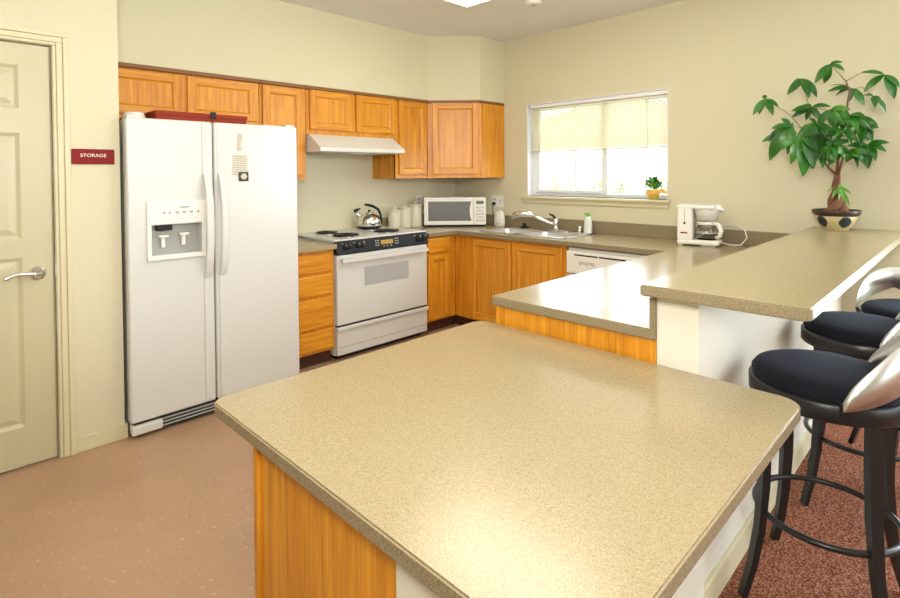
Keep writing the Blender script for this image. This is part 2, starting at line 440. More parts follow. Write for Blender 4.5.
# window
wn = MB()
FX0, FX1 = .075, .125; fw = .045
wn.box(FX0, FX1, WY0, WY0+fw, WZ0, WZ1, bev=.004).box(FX0, FX1, WY1-fw, WY1, WZ0, WZ1, bev=.004)
wn.box(FX0+.002, FX1-.002, WY0+.02, WY1-.02, WZ0, WZ0+.034, bev=.004).box(FX0+.002, FX1-.002, WY0+.02, WY1-.02, WZ1-fw, WZ1, bev=.004)
my = -1.69
wn.box(FX0-.012, FX1, my-.026, my+.026, WZ0+.02, WZ1-.02, bev=.003)
wn.box(FX0-.012, FX0+.012, WY1-fw-.05, WY1-fw, WZ0+.03, WZ1-.03, bev=.003)
wn.box(FX0-.010, FX0+.010, my, WY1-fw-.02, WZ0+.031, WZ0+.06, bev=.003)
for yy in (-1.395, -2.03): wn.box(FX0+.02, FX0+.030, yy-.008, yy+.008, WZ0+.03, WZ1-.03)
M_vinylw = mat('white_window_vinyl', (.82, .84, .86), .35)
win = struct('window_1', wn, M_vinylw)
MB().box(FX0+.022, FX0+.026, WY0+fw, WY1-fw, WZ0+.03, WZ1-.03).build('glass', M_pane, win)
w2_ = MB()
for y0_, y1_ in ((-6.15, -6.10), (-5.03, -4.97), (-3.90, -3.85)): w2_.box(.06, .11, y0_, y1_, .32, 2.1, bev=.004)
for z0_, z1_ in ((.32, .37), (2.05, 2.1)): w2_.box(.062, .108, -6.12, -3.88, z0_, z1_, bev=.004)
win2 = struct('window_2', w2_, M_vinylw)
MB().box(.083, .087, -6.10, -3.90, .37, 2.05).build('glass', M_pane, win2)
struct('trim_1', MB().box(-.040, .10, WY0-.016, WY1+.060, WZ0-.022, WZ0, bev=.005).box(-.016, 0, WY0-.006, WY1+.045, WZ0-.062, WZ0-.022, bev=.003), M_trim)
struct('trim_2', MB().box(0, .075, WY1-.006, WY1, WZ0, WZ1).box(0, .075, WY0, WY0+.006, WZ0, WZ1).box(0, .075, WY0, WY1, WZ1-.006, WZ1), M_vinylw)

# outside the window
M_lawn = mat('lawn', (.16, .26, .07), .9); L(M_lawn, ramp(M_lawn, noise(M_lawn, coords(M_lawn), 6, 4), [(.3, (.10, .20, .05)), (.7, (.30, .40, .16))]), bsdf(M_lawn).inputs['Base Color'])
struct('ground', MB().box(.15, 30, -25, 20, -.7, -.6), M_lawn)
bt = mat('pink_brick', (.55, .32, .28), .8)
bk = N(bt, 'ShaderNodeTexBrick'); bk.inputs['Scale'].default_value = 2; bk.inputs['Color1'].default_value = (.72, .55, .52, 1); bk.inputs['Color2'].default_value = (.52, .30, .27, 1); bk.inputs['Mortar'].default_value = (.7, .6, .55, 1)
L(bt, coords(bt, (1, 1, 1)), bk.inputs['Vector']); L(bt, bk.outputs[0], bsdf(bt).inputs['Base Color'])
hs = thing('neighbouring_house', 'pale pinkish brick house seen faintly through the bright window behind the shrubs', 'building', (11, 1, -.6))
MB().box(11, 17, -1, 9, -.6, 2.4).build('brick_wall', bt, hs)
rf = MB().prism([(-1.6, 2.4), (9.6, 2.4), (9.6, 2.5), (4, 3.6), (-1.6, 2.5)], 10.7, 17.2)
rf.bm.transform(Matrix(((0, 0, 1, 0), (1, 0, 0, 0), (0, 1, 0, 0), (0, 0, 0, 1)))); rf.build('roof', mat('roof_shingle', (.5, .45, .42), .9), hs)
for yy in (1.0, 4.2, 7.0): MB().box(10.97, 11.0, yy, yy+.9, .7, 1.8).build('house_window', M_mwwin, hs)
M_shrub = mat('shrub_leaves', (.16, .30, .07), .7)
shr = ['low round green shrub outside the left end of the kitchen window', 'round green shrub outside behind the left window pane', 'green shrub outside next to the window mullion', 'green shrub outside behind the right window pane', 'leafy green shrub outside behind the sill flowerpot']
for k, (sx_, sy_, sr) in enumerate(((6.6, 4.3, .62), (6.2, 2.8, .62), (5.8, 1.35, .62), (5.4, -.1, .62), (5.0, -1.5, .62))):
    b = MB()
    for q in range(1500):
        a, e, rr = random.uniform(0, 6.283), math.acos(random.uniform(-.4, 1)), sr*random.uniform(.55, 1.02)
        p = Vector((sx_+rr*math.sin(e)*math.cos(a), sy_+rr*math.sin(e)*math.sin(a), -.6+sr*1.1+rr*math.cos(e)*2.0))
        u = Vector((random.gauss(0, 1), random.gauss(0, 1), random.gauss(0, 1))).normalized()*.07; v = u.orthogonal().normalized()*.035
        f = b.bm.faces.new([b.bm.verts.new(p-u), b.bm.verts.new(p+v), b.bm.verts.new(p+u), b.bm.verts.new(p-v)])
    b.mats = []
    t = thing('shrub', shr[k], 'shrub', (sx_, sy_, -.6), group='shrubs outside the kitchen window')
    b.build('foliage', M_shrub, t)
    MB().tube([(sx_, sy_, -.6), (sx_+.02, sy_, -.2), (sx_, sy_+.03, sr*.6)], [.05, .04, .02]).build('stem', M_trunk, t)

# ================================================================== CABINETS
def frameT(x, y, z, rz): return Matrix.Translation((x, y, z)) @ Matrix.Rotation(rz, 4, 'Z')
def panel_door(name, parent, T, w, h, t=.020, s=.052, raised=False):
    """flat-panel oak door; local x = width, local -y = outwards, z = up"""
    b = MB(); b.T = T
    g = .0015
    b.box(0, s, -t, 0, 0, h, M_oak, .004); b.box(w-s, w, -t, 0, 0, h, M_oak, .004)
    b.box(s-g, w-s+g, -t+.0008, 0, 0, s, M_oakh, .004); b.box(s-g, w-s+g, -t+.0008, 0, h-s, h, M_oakh, .004)
    b.box(s-.004, w-s+.004, -t+.010, -.001, s-.004, h-s+.004, M_oak)
    # sloped inner moulding
    for (x0, z0, x1, z1), mt in (((s, s, s, h-s), M_oak), ((w-s, s, w-s, h-s), M_oak), ((s, s, w-s, s), M_oakh), ((s, h-s, w-s, h-s), M_oakh)):
        q = .008
        ix0 = x0+(q if x0 == s else -q); ix1 = x1+(q if x1 == s else -q)
        iz0 = z0+(q if z0 == s else -q); iz1 = z1+(q if z1 == s else -q)
        b.quad([(x0, -t+.003, z0), (x1, -t+.003, z1), (ix1, -t+.0095, iz1), (ix0, -t+.0095, iz0)], mt)
    return b.build(name, None, parent)
def slab_drawer(name, parent, T, w, h, t=.020):
    b = MB(); b.T = T; b.box(0, w, -t, 0, 0, h, M_oakh, .006, 3); return b.build(name, None, parent)
FT = .02
def carcass(parent, x0, x1, z0, z1, yf, rail=False):
    MB().box(x0, x1, yf+FT, -.003, z0, z1, M_oak, .001).build('body', None, parent)
    o = MB()
    if rail: o.box(x0, x1, yf-FT-.006, yf+FT, z1-.030, z1, M_oakdark, .002).build('top_rail', None, parent)
    else: o.bm.free()
def upper(label, x0, x1, z0, doors, name='wall_cabinet'):
    t = thing(name, label, 'cabinet', ((x0+x1)/2, -.175, z0), group='upper oak cabinets')
    b = MB().box(x0, x1, UF+.022, -.003, z0, ZT-.001, M_oak, .001)
    b.build('body', None, t)
    MB().box(x0, x1, UF+.020, UF+.040, z0, ZT-.03, M_oak, .001).build('face_frame', None, t)
    MB().box(x0, x1, UF-.008, UF+.030, ZT-.026, ZT-.0015, M_oakdark, .002).build('top_rail', None, t)
    for a, d, za, zb in doors: panel_door('door', t, frameT(a, UF+.020, za, 0), d-a, zb-za)
    return t
upper('wide oak wall cabinet above the refrigerator, leftmost of the uppers', PX+.003, -2.272, 1.700, [(-3.200, -2.778, 1.728, 1.992), (-2.747, -2.295, 1.728, 1.992)])
upper('narrow tall oak wall cabinet between refrigerator and range hood', -2.268, -1.912, 1.3216, [(-2.250, -1.942, 1.36, 1.992)])
upper('short oak wall cabinet with two doors above the white range hood', -1.908, -1.058, 1.664, [(-1.880, -1.492, 1.700, 2.000), (-1.463, -1.070, 1.700, 2.000)])
upper('single-door oak wall cabinet right of the range hood', -1.054, -.680, 1.3216, [(-1.020, -.703, 1.355, 2.000)])
# slanted corner unit
t = thing('corner_wall_cabinet', 'oak corner wall cabinet with slanted door beside the window wall', 'cabinet', (-.3, -.3, ZB), group=None)
inn = .016
MB().prism([(-.676, -.003), (-.676, UF+inn), (UF+inn, CC+.001), (-.003, CC+.001), (-.003, -.003)], ZB, ZT-.001, M_oak).build('body', None, t)
dl = math.hypot(.329, .329)
panel_door('door', t, frameT(-.668, UF+.005, ZB+.034, -math.pi/4) @ Matrix.Translation((.030, 0, 0)), dl-.050, .645)
o = MB(); o.T = frameT(-.678, UF-.0, 0, -math.pi/4); o.box(-.0, dl, -.006, .030, ZT-.026, ZT-.0015, M_oakdark, .002)
o.T = Matrix.Identity(4); o.box(UF-.002, -.003, CC-.004, CC+.01, ZT-.026, ZT-.0015, M_oakdark, .002); o.build('top_rail', None, t)

ZW = .8608; TH = .035; ZU = ZW-TH       # worktop height, thickness
def toe_a(parent, x0, x1, yf): MB().box(x0, x1, yf, yf+.02, 0, .1, M_toe).build('toe_kick', None, parent)
BF = -.62
# drawer base left of the stove
x0, x1 = -2.236, -1.853
t = thing('drawer_cabinet', 'oak base cabinet with four drawers between refrigerator and stove', 'cabinet', ((x0+x1)/2, -.3, 0), group='base oak cabinets')
MB().box(x0, x1, BF+.022, -.01, .1, ZU-.001, M_oak, .001).build('body', None, t); toe_a(t, x0, x1, -.545)
for za, zb in ((.672, .806), (.510, .650), (.280, .486), (.122, .258)): slab_drawer('drawer', t, frameT(x0+.02, BF+.022, za, 0), x1-x0-.045, zb-za)
# base right of the stove
x0, x1 = -.953, -.642
t = thing('base_cabinet', 'oak base cabinet with one drawer over a door, right of the stove', 'cabinet', ((x0+x1)/2, -.3, 0), group='base oak cabinets')
MB().box(x0, x1+.04, BF+.022, -.01, .1, ZU-.001, M_oak, .001).build('body', None, t); toe_a(t, x0, -.56, -.545)
slab_drawer('drawer', t, frameT(x0+.012, BF+.022, .688, 0), .262, .125)
panel_door('door', t, frameT(x0+.012, BF+.022, .120, 0), .262, .545)
# corner filler + sink base on the window side
t = thing('sink_base_cabinet', 'oak sink cabinet with two doors and corner filler under the window', 'cabinet', (-.3, -1.2, 0), group='base oak cabinets')
MB().box(-.598, -.01, -1.752, -.60, .1, ZU-.14, M_oak, .001).build('body', None, t)
MB().box(-.600, -.575, -1.752, -.6005, .1, ZU-.001, M_oak, .001).build('face_frame', None, t)
MB().box(-.545, -.525, -1.752, -.545, 0, .1, M_toe).build('toe_kick', None, t)
R90 = -math.pi/2
panel_door('door', t, frameT(-.600, -.785, .115, R90), .449, .690, s=.058)
panel_door('door', t, frameT(-.600, -1.253, .115, R90), .468, .690, s=.058)
# dishwasher
t = thing('dishwasher', 'white built-in dishwasher under the counter right of the sink cabinet', 'dishwasher', (-.3, -2.06, 0))
MB().box(-.60, -.02, -2.36, -1.765, .1, ZU-.012, M_whitem, .003).build('body', None, t)
MB().box(-.630, -.60, -2.358, -1.767, .115, .625, M_white, .006).build('door', None, t)
b = MB().box(-.636, -.60, -2.358, -1.767, .632, .795, M_whitem, .008); p = b.build('control_panel', None, t)
MB().box(-.6375, -.630, -2.02, -1.835, .765, .775, M_black).box(-.6375, -.630, -2.23, -2.03, .765, .775, M_black).build('handle_slot', None, p)
b = MB()
for k in range(7): b.box(-.6372, -.6355, -1.985+k*.018-.008, -1.985+k*.018+.004, .700+.004*(k % 3), .728, M_grey)
b.build('buttons', None, p)
MB().box(-.59, -.02, -2.358, -1.767, 0, .1, M_black).build('kick_plate', None, t)
# peninsula base
t = thing('peninsula_cabinet', 'oak peninsula cabinet with wide end panel just beyond the low tabletop', 'cabinet', (-1.5, -2.85, 0))
MB().box(-2.288, -.64, -3.170, -2.520, .1, ZU-.001, M_oak, .001).build('body', None, t)
b = MB().box(-2.302, -2.288, -3.150, -2.530, 0, ZU-.001, M_oak, .001).box(-2.307, -2.288, -2.530, -2.512, 0, ZU-.001, M_oak, .001).box(-2.307, -2.288, -3.174, -3.138, 0, ZU-.001, M_oak, .001)
b.build('end_panel', None, t)
MB().box(-2.28, -.64, -2.60, -2.58, 0, .1, M_toe).build('toe_kick', None, t)
for k in range(3): panel_door('door', t, frameT(-.70-.50*k, -2.520, .12, math.pi), .46, .67)
# island support cabinet
t = thing('island_cabinet', 'oak cabinet carrying the low front tabletop, its wood end panel towards us', 'cabinet', (-2.9, -2.9, 0))
MB().box(-3.37, -2.325, -3.189, -2.655, .0, .716, M_oak, .001).build('body', None, t)
MB().box(-3.380, -3.37, -3.191, -2.668, 0, .716, M_oak, .0005).box(-3.388, -3.37, -2.668, -2.645, 0, .716, M_oak, .002).build('end_panel', None, t)

# ================================================================== WORKTOPS
t = thing('kitchen_worktop', 'tan speckled laminate worktop running past the sink and along the peninsula', 'countertop', (-.5, -1.5, ZU))
YP, XP, YB = -2.491, -2.3215, -3.158
def arc(cx, cy, r, a0, a1, n=6): return [(cx+r*math.cos(math.radians(a0+(a1-a0)*k/n)), cy+r*math.sin(math.radians(a0+(a1-a0)*k/n))) for k in range(n+1)]
pts = [(-.954, -.002), (-.954, -.641), (-.641-.02, -.641)] + [(-.641, -.661)] + [(-.641, YP)]
pts += arc(XP+.016, YP-.016, .016, 90, 180) + [(XP, YB-.016), (-.002, YB-.016), (-.002, -.002)]
b = MB().prism(pts, ZU, ZW, M_lam, .004, 2, M_lame); top = b.build('countertop', None, t)
SX0, SX1 = -.545, -.150
BOWLS = [(-.505, -.200, -1.215, -.865), (-.505, -.200, -1.665, -1.270)]
off = world_loc(t)
cut(top, [(x0-off.x, x1-off.x, y0-off.y, y1-off.y, ZU-.05-off.z, ZW+.05-off.z) for x0, x1, y0, y1 in BOWLS])
b = MB().box(-.954, -.02, -.020, -.002, ZW, ZW+.098, M_lame, .003).box(-.020, -.002, -3.13, -.002, ZW, ZW+.098, M_lame, .003)
b.build('backsplash', None, t)
b = MB().prism(rrect(XP+.001, -.02, YB-.018, YB, (0, 0, 0, 0)), ZW-.034, .963, M_lame, .003); b.build('bar_backsplash', None, t)
b = MB().box(-2.240, -1.850, -.641, -.002, ZU, ZW, M_lam, .003); o = b.build('counter_section', None); single(o, (-2.04, -.3, ZU))
tag(o, 'short tan laminate counter section between refrigerator and stove', 'countertop')
b = MB().box(-2.24, -1.850, -.020, -.002, ZW, ZW+.098, M_lame, .003); b.build('backsplash', None, o)
b = MB().prism(rrect(-2.389, -.002, -3.603, -3.158, (.035, 0, 0, .006)), .979, 1.0131, M_lam, .004, 2, M_lame)
o = single(b.build('breakfast_counter', None), (-1.2, -3.35, .979)); tag(o, 'raised tan laminate breakfast bar top on the white knee wall', 'bar counter')
b = MB().prism(rrect(-3.4104, -2.316, -3.578, -2.434, (.05, .06, .06, .04)), .7185, .7535, M_lam, .004, 2, M_lame)
o = single(b.build('low_tabletop', None), (-2.86, -3.0, .7185)); tag(o, 'large low tan laminate tabletop in the foreground with rounded corners', 'countertop')

# ================================================================== SINK
t = thing('kitchen_sink', 'stainless steel double-bowl sink set in the worktop under the window', 'sink', (-.35, -1.27, ZW))
for (x0, x1, y0, y1) in BOWLS:
    b = MB(); prev = None
    secs = [(0, 0), (.004, -.03), (.010, -.125), (.040, -.150)]
    bm = b.bm; rings = []
    for ins, dz in secs:
        rr = rrect(x0+ins, x1-ins, y0+ins, y1-ins, (.05, .05, .05, .05), 5); rings.append([bm.verts.new((x, y, ZW+.001+dz)) for x, y in rr])
    for a, d in zip(rings, rings[1:]):
        n = len(a)
        for k in range(n): f = bm.faces.new((a[k], d[k], d[(k+1) % n], a[(k+1) % n])); f.smooth = True
    bm.faces.new(rings[-1]); b.mats = []
    bo = b.build('bowl', M_steel, t)
    MB().lathe([(0, .002), (.030, .002), (.040, 0), (.042, .003)], ((x0+x1)/2, (y0+y1)/2, ZW-.148), 20, M_chrome).build('drain', None, bo)
b = MB()
def flat(x0, x1, y0, y1): b.box(x0, x1, y0, y1, ZW+.0005, ZW+.005, M_steel, .0015)
flat(SX0, SX1+.06, -.868, -.840); flat(SX0, SX1+.06, -1.695, -1.662); flat(SX0, -.500, -1.695, -.840); flat(-.205, SX1+.06, -1.695, -.840); flat(SX0, SX1, -1.272, -1.213)
b.build('rim', None, t)
# faucet
fx, fy = -.125, -1.335
t = thing('faucet', 'chrome pull-out faucet behind the double sink with its spout turned left', 'faucet', (fx, fy, ZW+.005))
zb = ZW+.0055
MB().prism(rrect(fx-.030, fx+.030, fy-.13, fy+.13, (.025,)*4), zb, zb+.010, M_chrome, .003).build('deck_plate', None, t)
MB().lathe([(0, 0), (.027, 0), (.025, .05), (.023, .085), (.020, .095), (0, .097)], (fx, fy, zb+.009), 20, M_chrome).build('body', None, t)
MB().tube([(fx, fy, zb+.10), (fx-.005, fy+.02, zb+.125), (fx-.01, fy+.055, zb+.140)], [.012, .010, .008], M_black).build('lever', None, t)
sp = MB().tube([(fx, fy+.01, zb+.055), (fx-.03, fy+.06, zb+.075), (fx-.07, fy+.12, zb+.105), (fx-.10, fy+.17, zb+.128)], [.014, .013, .013, .014], M_chrome).build('spout', None, t)
MB().tube([(fx-.10, fy+.165, zb+.124), (fx-.115, fy+.20, zb+.138), (fx-.145, fy+.27, zb+.138), (fx-.165, fy+.315, zb+.125), (fx-.175, fy+.335, zb+.100)], [.017, .026, .030, .028, .020], M_chrome, 14).build('spray_head', None, sp)
o = MB().lathe([(0, 0), (.044, 0), (.046, .006), (.030, .012), (.016, .020), (.015, .034), (.022, .040), (0, .044)], (0, 0, 0), 24, M_black).build('sink_stopper', None)
o.location = (-.10, -.985, ZW+.0055); tag(o, 'black rubber sink stopper standing on the ledge behind the left bowl', 'sink stopper')
o = MB().lathe([(0, 0), (.020, 0), (.020, .045), (.017, .055), (0, .056)], (0, 0, 0), 20, M_chrome).build('air_gap_cap', None)
o.location = (-.075, -1.540, ZW+.0005); tag(o, 'small chrome air gap cylinder on the counter right of the faucet', 'air gap')
t = thing('dish_soap_bottle', 'white dish soap bottle with green cap on the counter right of the faucet', 'bottle', (-.09, -1.625, ZW+.001))
z0 = ZW+.001
MB().lathe([(0, 0), (.034, 0), (.036, .01), (.034, .09), (.028, .125), (.020, .140), (0, .141)], (-.09, -1.625, z0), 24, M_soap, sx=.75).build('bottle_body', None, t)
MB().cyl((-.09, -1.625, z0+.138), .019, .028, M_green, 20, bev=.003).tube([(-.09, -1.625, z0+.160), (-.09, -1.595, z0+.163)], .006, M_green).build('cap', None, t)
t = thing('air_freshener', 'white rounded plastic dispenser on the counter right of the microwave', 'air freshener', (-.10, -.695, ZW+.001))
MB().lathe([(0, 0), (.052, 0), (.058, .01), (.060, .07), (.052, .115), (.034, .142), (.012, .152), (0, .153)], (-.10, -.695, z0), 28, M_whitem, sx=.6).build('shell', None, t)
MB().box(-.1395, -.134, -.713, -.683, z0+.025, z0+.033, M_grey, .001).build('vent', None, t)

# ================================================================== REFRIGERATOR
FY = -.841; FZ = 1.660; FXL, FXR = -3.214, -2.262; FS = -2.782
t = thing('refrigerator', 'tall white side-by-side refrigerator with water dispenser beside the storage door', 'refrigerator', ((FXL+FXR)/2, -.45, 0))
MB().box(FXL+.012, FXR-.006, FY+.072, -.03, .02, FZ-.006, M_white, .006).build('body', None, t)
for xx in (FXL+.07, FXR-.07):
    for yy in (FY+.13, -.1): MB().cyl((xx, yy, 0), .02, .022, M_black).build('foot', None, t)
def fdoor(x0, x1, edge):
    return MB().box(x0, x1, FY, FY+.066, .085, FZ, M_white, .012, 4).build('door', None, t)
dL = fdoor(FXL, FS-.004, 0); dR = fdoor(FS+.004, FXR, 1)
MB().box(FXL+.02, FXR-.02, FY+.02, FY+.07, .018, .082, M_dark).build('base_grille', None, t)
g = MB()
for k in range(3): g.box(FXL+.12, FXR-.02, FY+.012, FY+.03, .026+k*.018, .032+k*.018, M_grey, .001)
g.box(FXL+.004, FXL+.15, FY-.002, FY+.05, .020, .070, M_white, .01)
g.build('grille_slats', None, t)
MB().box(FXL+.01, FXL+.07, FY+.02, FY+.10, FZ, FZ+.012, M_white, .003).build('hinge_cover', None, t)
MB().box(FXR-.07, FXR-.01, FY+.02, FY+.10, FZ, FZ+.012, M_white, .003).build('hinge_cover', None, t)
def handle(xc, par, s):
    w2 = .020
    h = MB()
    h.box(xc-w2, xc+w2, FY-.007, FY+.002, .10, .80, M_white, .003).box(xc-w2, xc+w2, FY-.007, FY+.002, 1.36, FZ-.012, M_white, .003)
    pts = [(.795, -.004), (.83, -.020), (.88, -.036), (.96, -.048), (1.08, -.052), (1.20, -.048), (1.28, -.036), (1.33, -.020), (1.365, -.004)]
    h.tube([(xc, FY+d, z) for z, d in pts], 1, M_white, sect=[(.008, w2-.001), (.004, w2), (-.006, w2), (-.010, w2-.005), (-.010, -w2+.005), (-.006, -w2), (.004, -w2), (.008, -w2+.001)], up=(0, 1, 0))
    h.build('handle', None, par)
handle(FS-.042, dL, 1); handle(FS+.040, dR, -1)
# dispenser
D0, D1, Z0, Z1 = -3.128, -2.832, .912, 1.225
b = MB()
b.box(D0, D1, FY-.012, FY+.002, 1.100, Z1, M_whitem, .006)
b.box(D0, D0+.022, FY-.012, FY+.002, Z0, 1.105, M_whitem, .004).box(D1-.022, D1, FY-.012, FY+.002, Z0, 1.105, M_whitem, .004)
b.box(D0, D1, FY-.016, FY+.002, Z0, Z0+.028, M_whitem, .006)
dp = b.build('dispenser_frame', None, dL)
cut(dL, [(D0+.021-world_loc(t).x, D1-.021-world_loc(t).x, FY-.02-world_loc(t).y, FY+.055-world_loc(t).y, Z0+.026, 1.102)])
b = MB()
xa, xb, ya, yb_, za, zb_ = D0+.020, D1-.020, FY-.001, FY+.054, Z0+.024, 1.104
M_rec = mat('dispenser_recess', (.36, .36, .33), .35)
b.quad([(xa, yb_, za), (xb, yb_, za), (xb, yb_, zb_), (xa, yb_, zb_)]); b.quad([(xa, ya, za), (xa, yb_, za), (xa, yb_, zb_), (xa, ya, zb_)])
b.quad([(xb, ya, za), (xb, yb_, za), (xb, yb_, zb_), (xb, ya, zb_)]); b.quad([(xa, ya, za), (xb, ya, za), (xb, yb_, za), (xa, yb_, za)]); b.quad([(xa, ya, zb_), (xb, ya, zb_), (xb, yb_, zb_), (xa, yb_, zb_)])
b.build('recess', M_rec, dL)
MB().box(-3.075, -3.000, FY+.004, FY+.05, 1.068, 1.103, M_black, .004).build('ice_chute', None, dL)
MB().box(-3.062, -3.015, FY+.020, FY+.045, 1.030, 1.043, M_whitem, .002).box(-3.048, -3.029, FY+.035, FY+.05, .975, 1.035, M_whitem, .002).build('paddle', None, dL)
MB().box(-2.960, -2.910, FY+.020, FY+.045, 1.035, 1.048, M_whitem, .002).box(-2.945, -2.926, FY+.035, FY+.05, .980, 1.040, M_whitem, .002).build('paddle', None, dL)
b = MB()
for i, x in enumerate((-3.045, -3.018, -2.980, -2.945, -2.910, -2.874)):
    r = .006 if i in (0, 1, 5) else .010
    MB().box(x-r, x+r, FY-.0135, FY-.011, 1.163-.007, 1.163+.007, M_grey, .002).build('button', None, dp)
for i, x in enumerate((-2.980, -2.945, -2.910)): b.box(x-.006, x+.006, FY-.013, FY-.011, 1.146, 1.149, M_grey)
b.box(-2.967, -2.921, FY-.0135, FY-.011, 1.187, 1.193, M_ink)
for i, x in enumerate((-3.00, -2.96, -2.93, -2.89)): b.box(x-.008, x+.008, FY-.0128, FY-.011, 1.128, 1.1305, M_grey)
b.build('lettering', None, dp)
# notes and magnet on the right door
def note(x0, x1, z0, z1, nl, label, tilt=0):
    t2 = thing('paper_note', label, 'note', ((x0+x1)/2, FY-.0006, (z0+z1)/2))
    cx, cz = (x0+x1)/2, (z0+z1)/2; w2, h2 = (x1-x0)/2, (z1-z0)/2
    b = MB(); b.box(-w2, w2, -.0012, 0, -h2, h2, M_paper); b.bm.transform(Matrix.Rotation(tilt, 4, 'Y')); b.build('sheet', None, t2, True)
    b = MB(); rnd = random.Random(int(z0*1000))
    for k in range(nl):
        z = h2-(k+.7)*(2*h2)/(nl+.4); x = -w2+.006
        while x < w2-.012:
            l = rnd.uniform(.004, .013); b.box(x, min(x+l, w2-.004), -.0016, -.0012, z-.0016, z+.0016, M_ink); x += l+rnd.uniform(.003, .006)
    b.bm.transform(Matrix.Rotation(tilt, 4, 'Y')); b.build('writing', None, t2, True)
note(-2.648, -2.618, 1.498, 1.604, 11, 'narrow strip of paper with small print high on the right refrigerator door', .06)
note(-2.678, -2.585, 1.355, 1.478, 9, 'square handwritten note held by the magnet on the right refrigerator door', .05)
t2 = thing('refrigerator_magnet', 'dark green square magnet with a pale flower on the right refrigerator door', 'magnet', (-2.613, FY-.0025, 1.352))
MB().box(-.029, .029, -.006, 0, -.027, .027, mat('dark_green_magnet', (.008, .035, .018), .5), .002).build('magnet_plate', None, t2, True)
b = MB()
for k in range(6): b.ball((.012*math.cos(k*1.047), -.0065, .011*math.sin(k*1.047)), .008, M_paper, sy=.25, n=10)
b.ball((0, -.0075, 0), .005, M_foil, sy=.3, n=10)
for k in range(8): b.box(.023*math.cos(k*.785)-.002, .023*math.cos(k*.785)+.002, -.0068, -.005, .021*math.sin(k*.785)-.002, .021*math.sin(k*.785)+.002, M_red)
b.build('flower', None, t2, True)
# on top of it
FT_ = FZ+.0005
t2 = thing('maroon_box', 'flat maroon box with a black clasp lying on top of the refrigerator', 'box', (-2.80, -.62, FT_-.005))
z = FZ-.0055
t2.location.z = z
MB().box(-3.05, -2.55, -.755, -.45, z, z+.045, M_maroon, .004).build('box_body', None, t2)
MB().box(-3.055, -2.545, -.760, -.445, z+.036, z+.060, M_maroon, .004).build('lid', None, t2)
MB().box(-2.765, -2.735, -.772, -.757, z+.030, z+.070, M_black, .003).build('clasp', None, t2)
b = MB()
for k in range(5): b.tube([(.055*math.cos(a*.3927)*(1-.05*k), .055*math.sin(a*.3927)*(1-.05*k), .006+.009*k) for a in range(16)], .0055, M_whitem, 8, closed=True)
o = b.build('coiled_white_cable', None); o.location = (-3.13, -.665, z); tag(o, 'coiled white cable lying on the left end of the refrigerator top', 'cable')
b = MB().box(-2.44, -2.275, -.72, -.47, z+.001, z+.021, M_paper, .003); o = single(b.build('stack_of_paper', None), (-2.36, -.63, z)); tag(o, 'thin white paper pad on the right end of the refrigerator top', 'paper')

# ================================================================== STORAGE SIGN
t = thing('storage_sign', 'maroon plastic STORAGE sign on the cream wall beside the door', 'sign', (-3.341, DW-.001, 1.457))
MB().prism(rrect(-.091, .091, -.038, .038, (.006,)*4), 0, .006, M_sign, .001)
b = MB().prism(rrect(-.091, .091, -.038, .038, (.006,)*4), 0, .006, M_sign, .001); b.bm.transform(Matrix.Rotation(math.pi/2, 4, 'X')); b.build('plate', None, t, True)
text_mesh('STORAGE', .0225, .0005, M_signt, 'lettering', t, Matrix.Translation((.0, -.0066, .006)) @ Matrix.Rotation(math.pi/2, 4, 'X'), 1.12)
b = MB()
for k in range(9): b.ball((-.045+k*.011, -.006, -.018), .0012, M_sign, n=8)
b.build('raised_dots', None, t, True)

# ================================================================== STOVE
SX_, SX2, SY = -1.846, -.957, -.600
t = thing('stove', 'white electric stove with coil burners and black control panel', 'stove', ((SX_+SX2)/2, -.3, 0))
MB().box(SX_+.004, SX2-.004, SY+.02, -.01, .035, .865, M_white, .004).build('body', None, t)
ST = .885
ct = MB().box(SX_, SX2, SY-.005, -.006, .862, ST, M_white, .006).build('cooktop', None, t)
MB().box(SX_+.03, SX2-.03, SY+.04, -.04, 0, .04, M_black).build('plinth', None, t)
cp = MB(); cp.prism([(SY+.02, .778), (SY-.030, .778), (SY-.034, .785), (SY-.016, .868), (SY-.008, .874), (SY+.02, .874)], SX_+.001, SX2-.001, M_black)
cp.bm.transform(Matrix(((0, 0, 1, 0), (1, 0, 0, 0), (0, 1, 0, 0), (0, 0, 0, 1)))); cpo = cp.build('control_panel', None, t)
def panel_pt(x, z, o): # point on the slanted control face
    f = (z-.785)/.083; return (x, SY-.034+.018*f-o, z)
tilt = Matrix.Rotation(-math.atan2(.018, .083), 4, 'X')
for x in (-1.770, -1.735, -1.655, -1.615, -1.055, -1.000):
    r = .020 if x < -1.3 else .026
    b = MB(); b.lathe([(0, 0), (r, 0), (r*.9, .016), (0, .017)], (0, 0, 0), 18, M_black); b.box(-.003, .003, -r*.9, r*.9, .014, .022, M_black, .001)
    b.box(-.0015, .0015, r*.3, r*.85, .0215, .0228, M_whitem)
    b.bm.transform(Matrix.Translation(panel_pt(x, .828, 0)) @ tilt @ Matrix.Rotation(math.pi/2, 4, 'X')); b.build('knob', None, cpo)
b = MB(); b.box(-.060, .060, -.002, 0, -.016, .016, M_display); b.bm.transform(Matrix.Translation(panel_pt(-1.385, .833, .0005)) @ tilt); b.build('display', None, cpo)
b = MB()
for sx_ in (-1, 1):
    for i in range(3):
        for j in range(2):
            x = sx_*(.085+.022*j); k_ = MB().box(x-.006, x+.006, -.002, 0, -.020+.018*i, -.012+.018*i, M_grey)
            k_.bm.transform(Matrix.Translation(panel_pt(-1.385, .830, .0005)) @ tilt); k_.build('key', None, cpo)
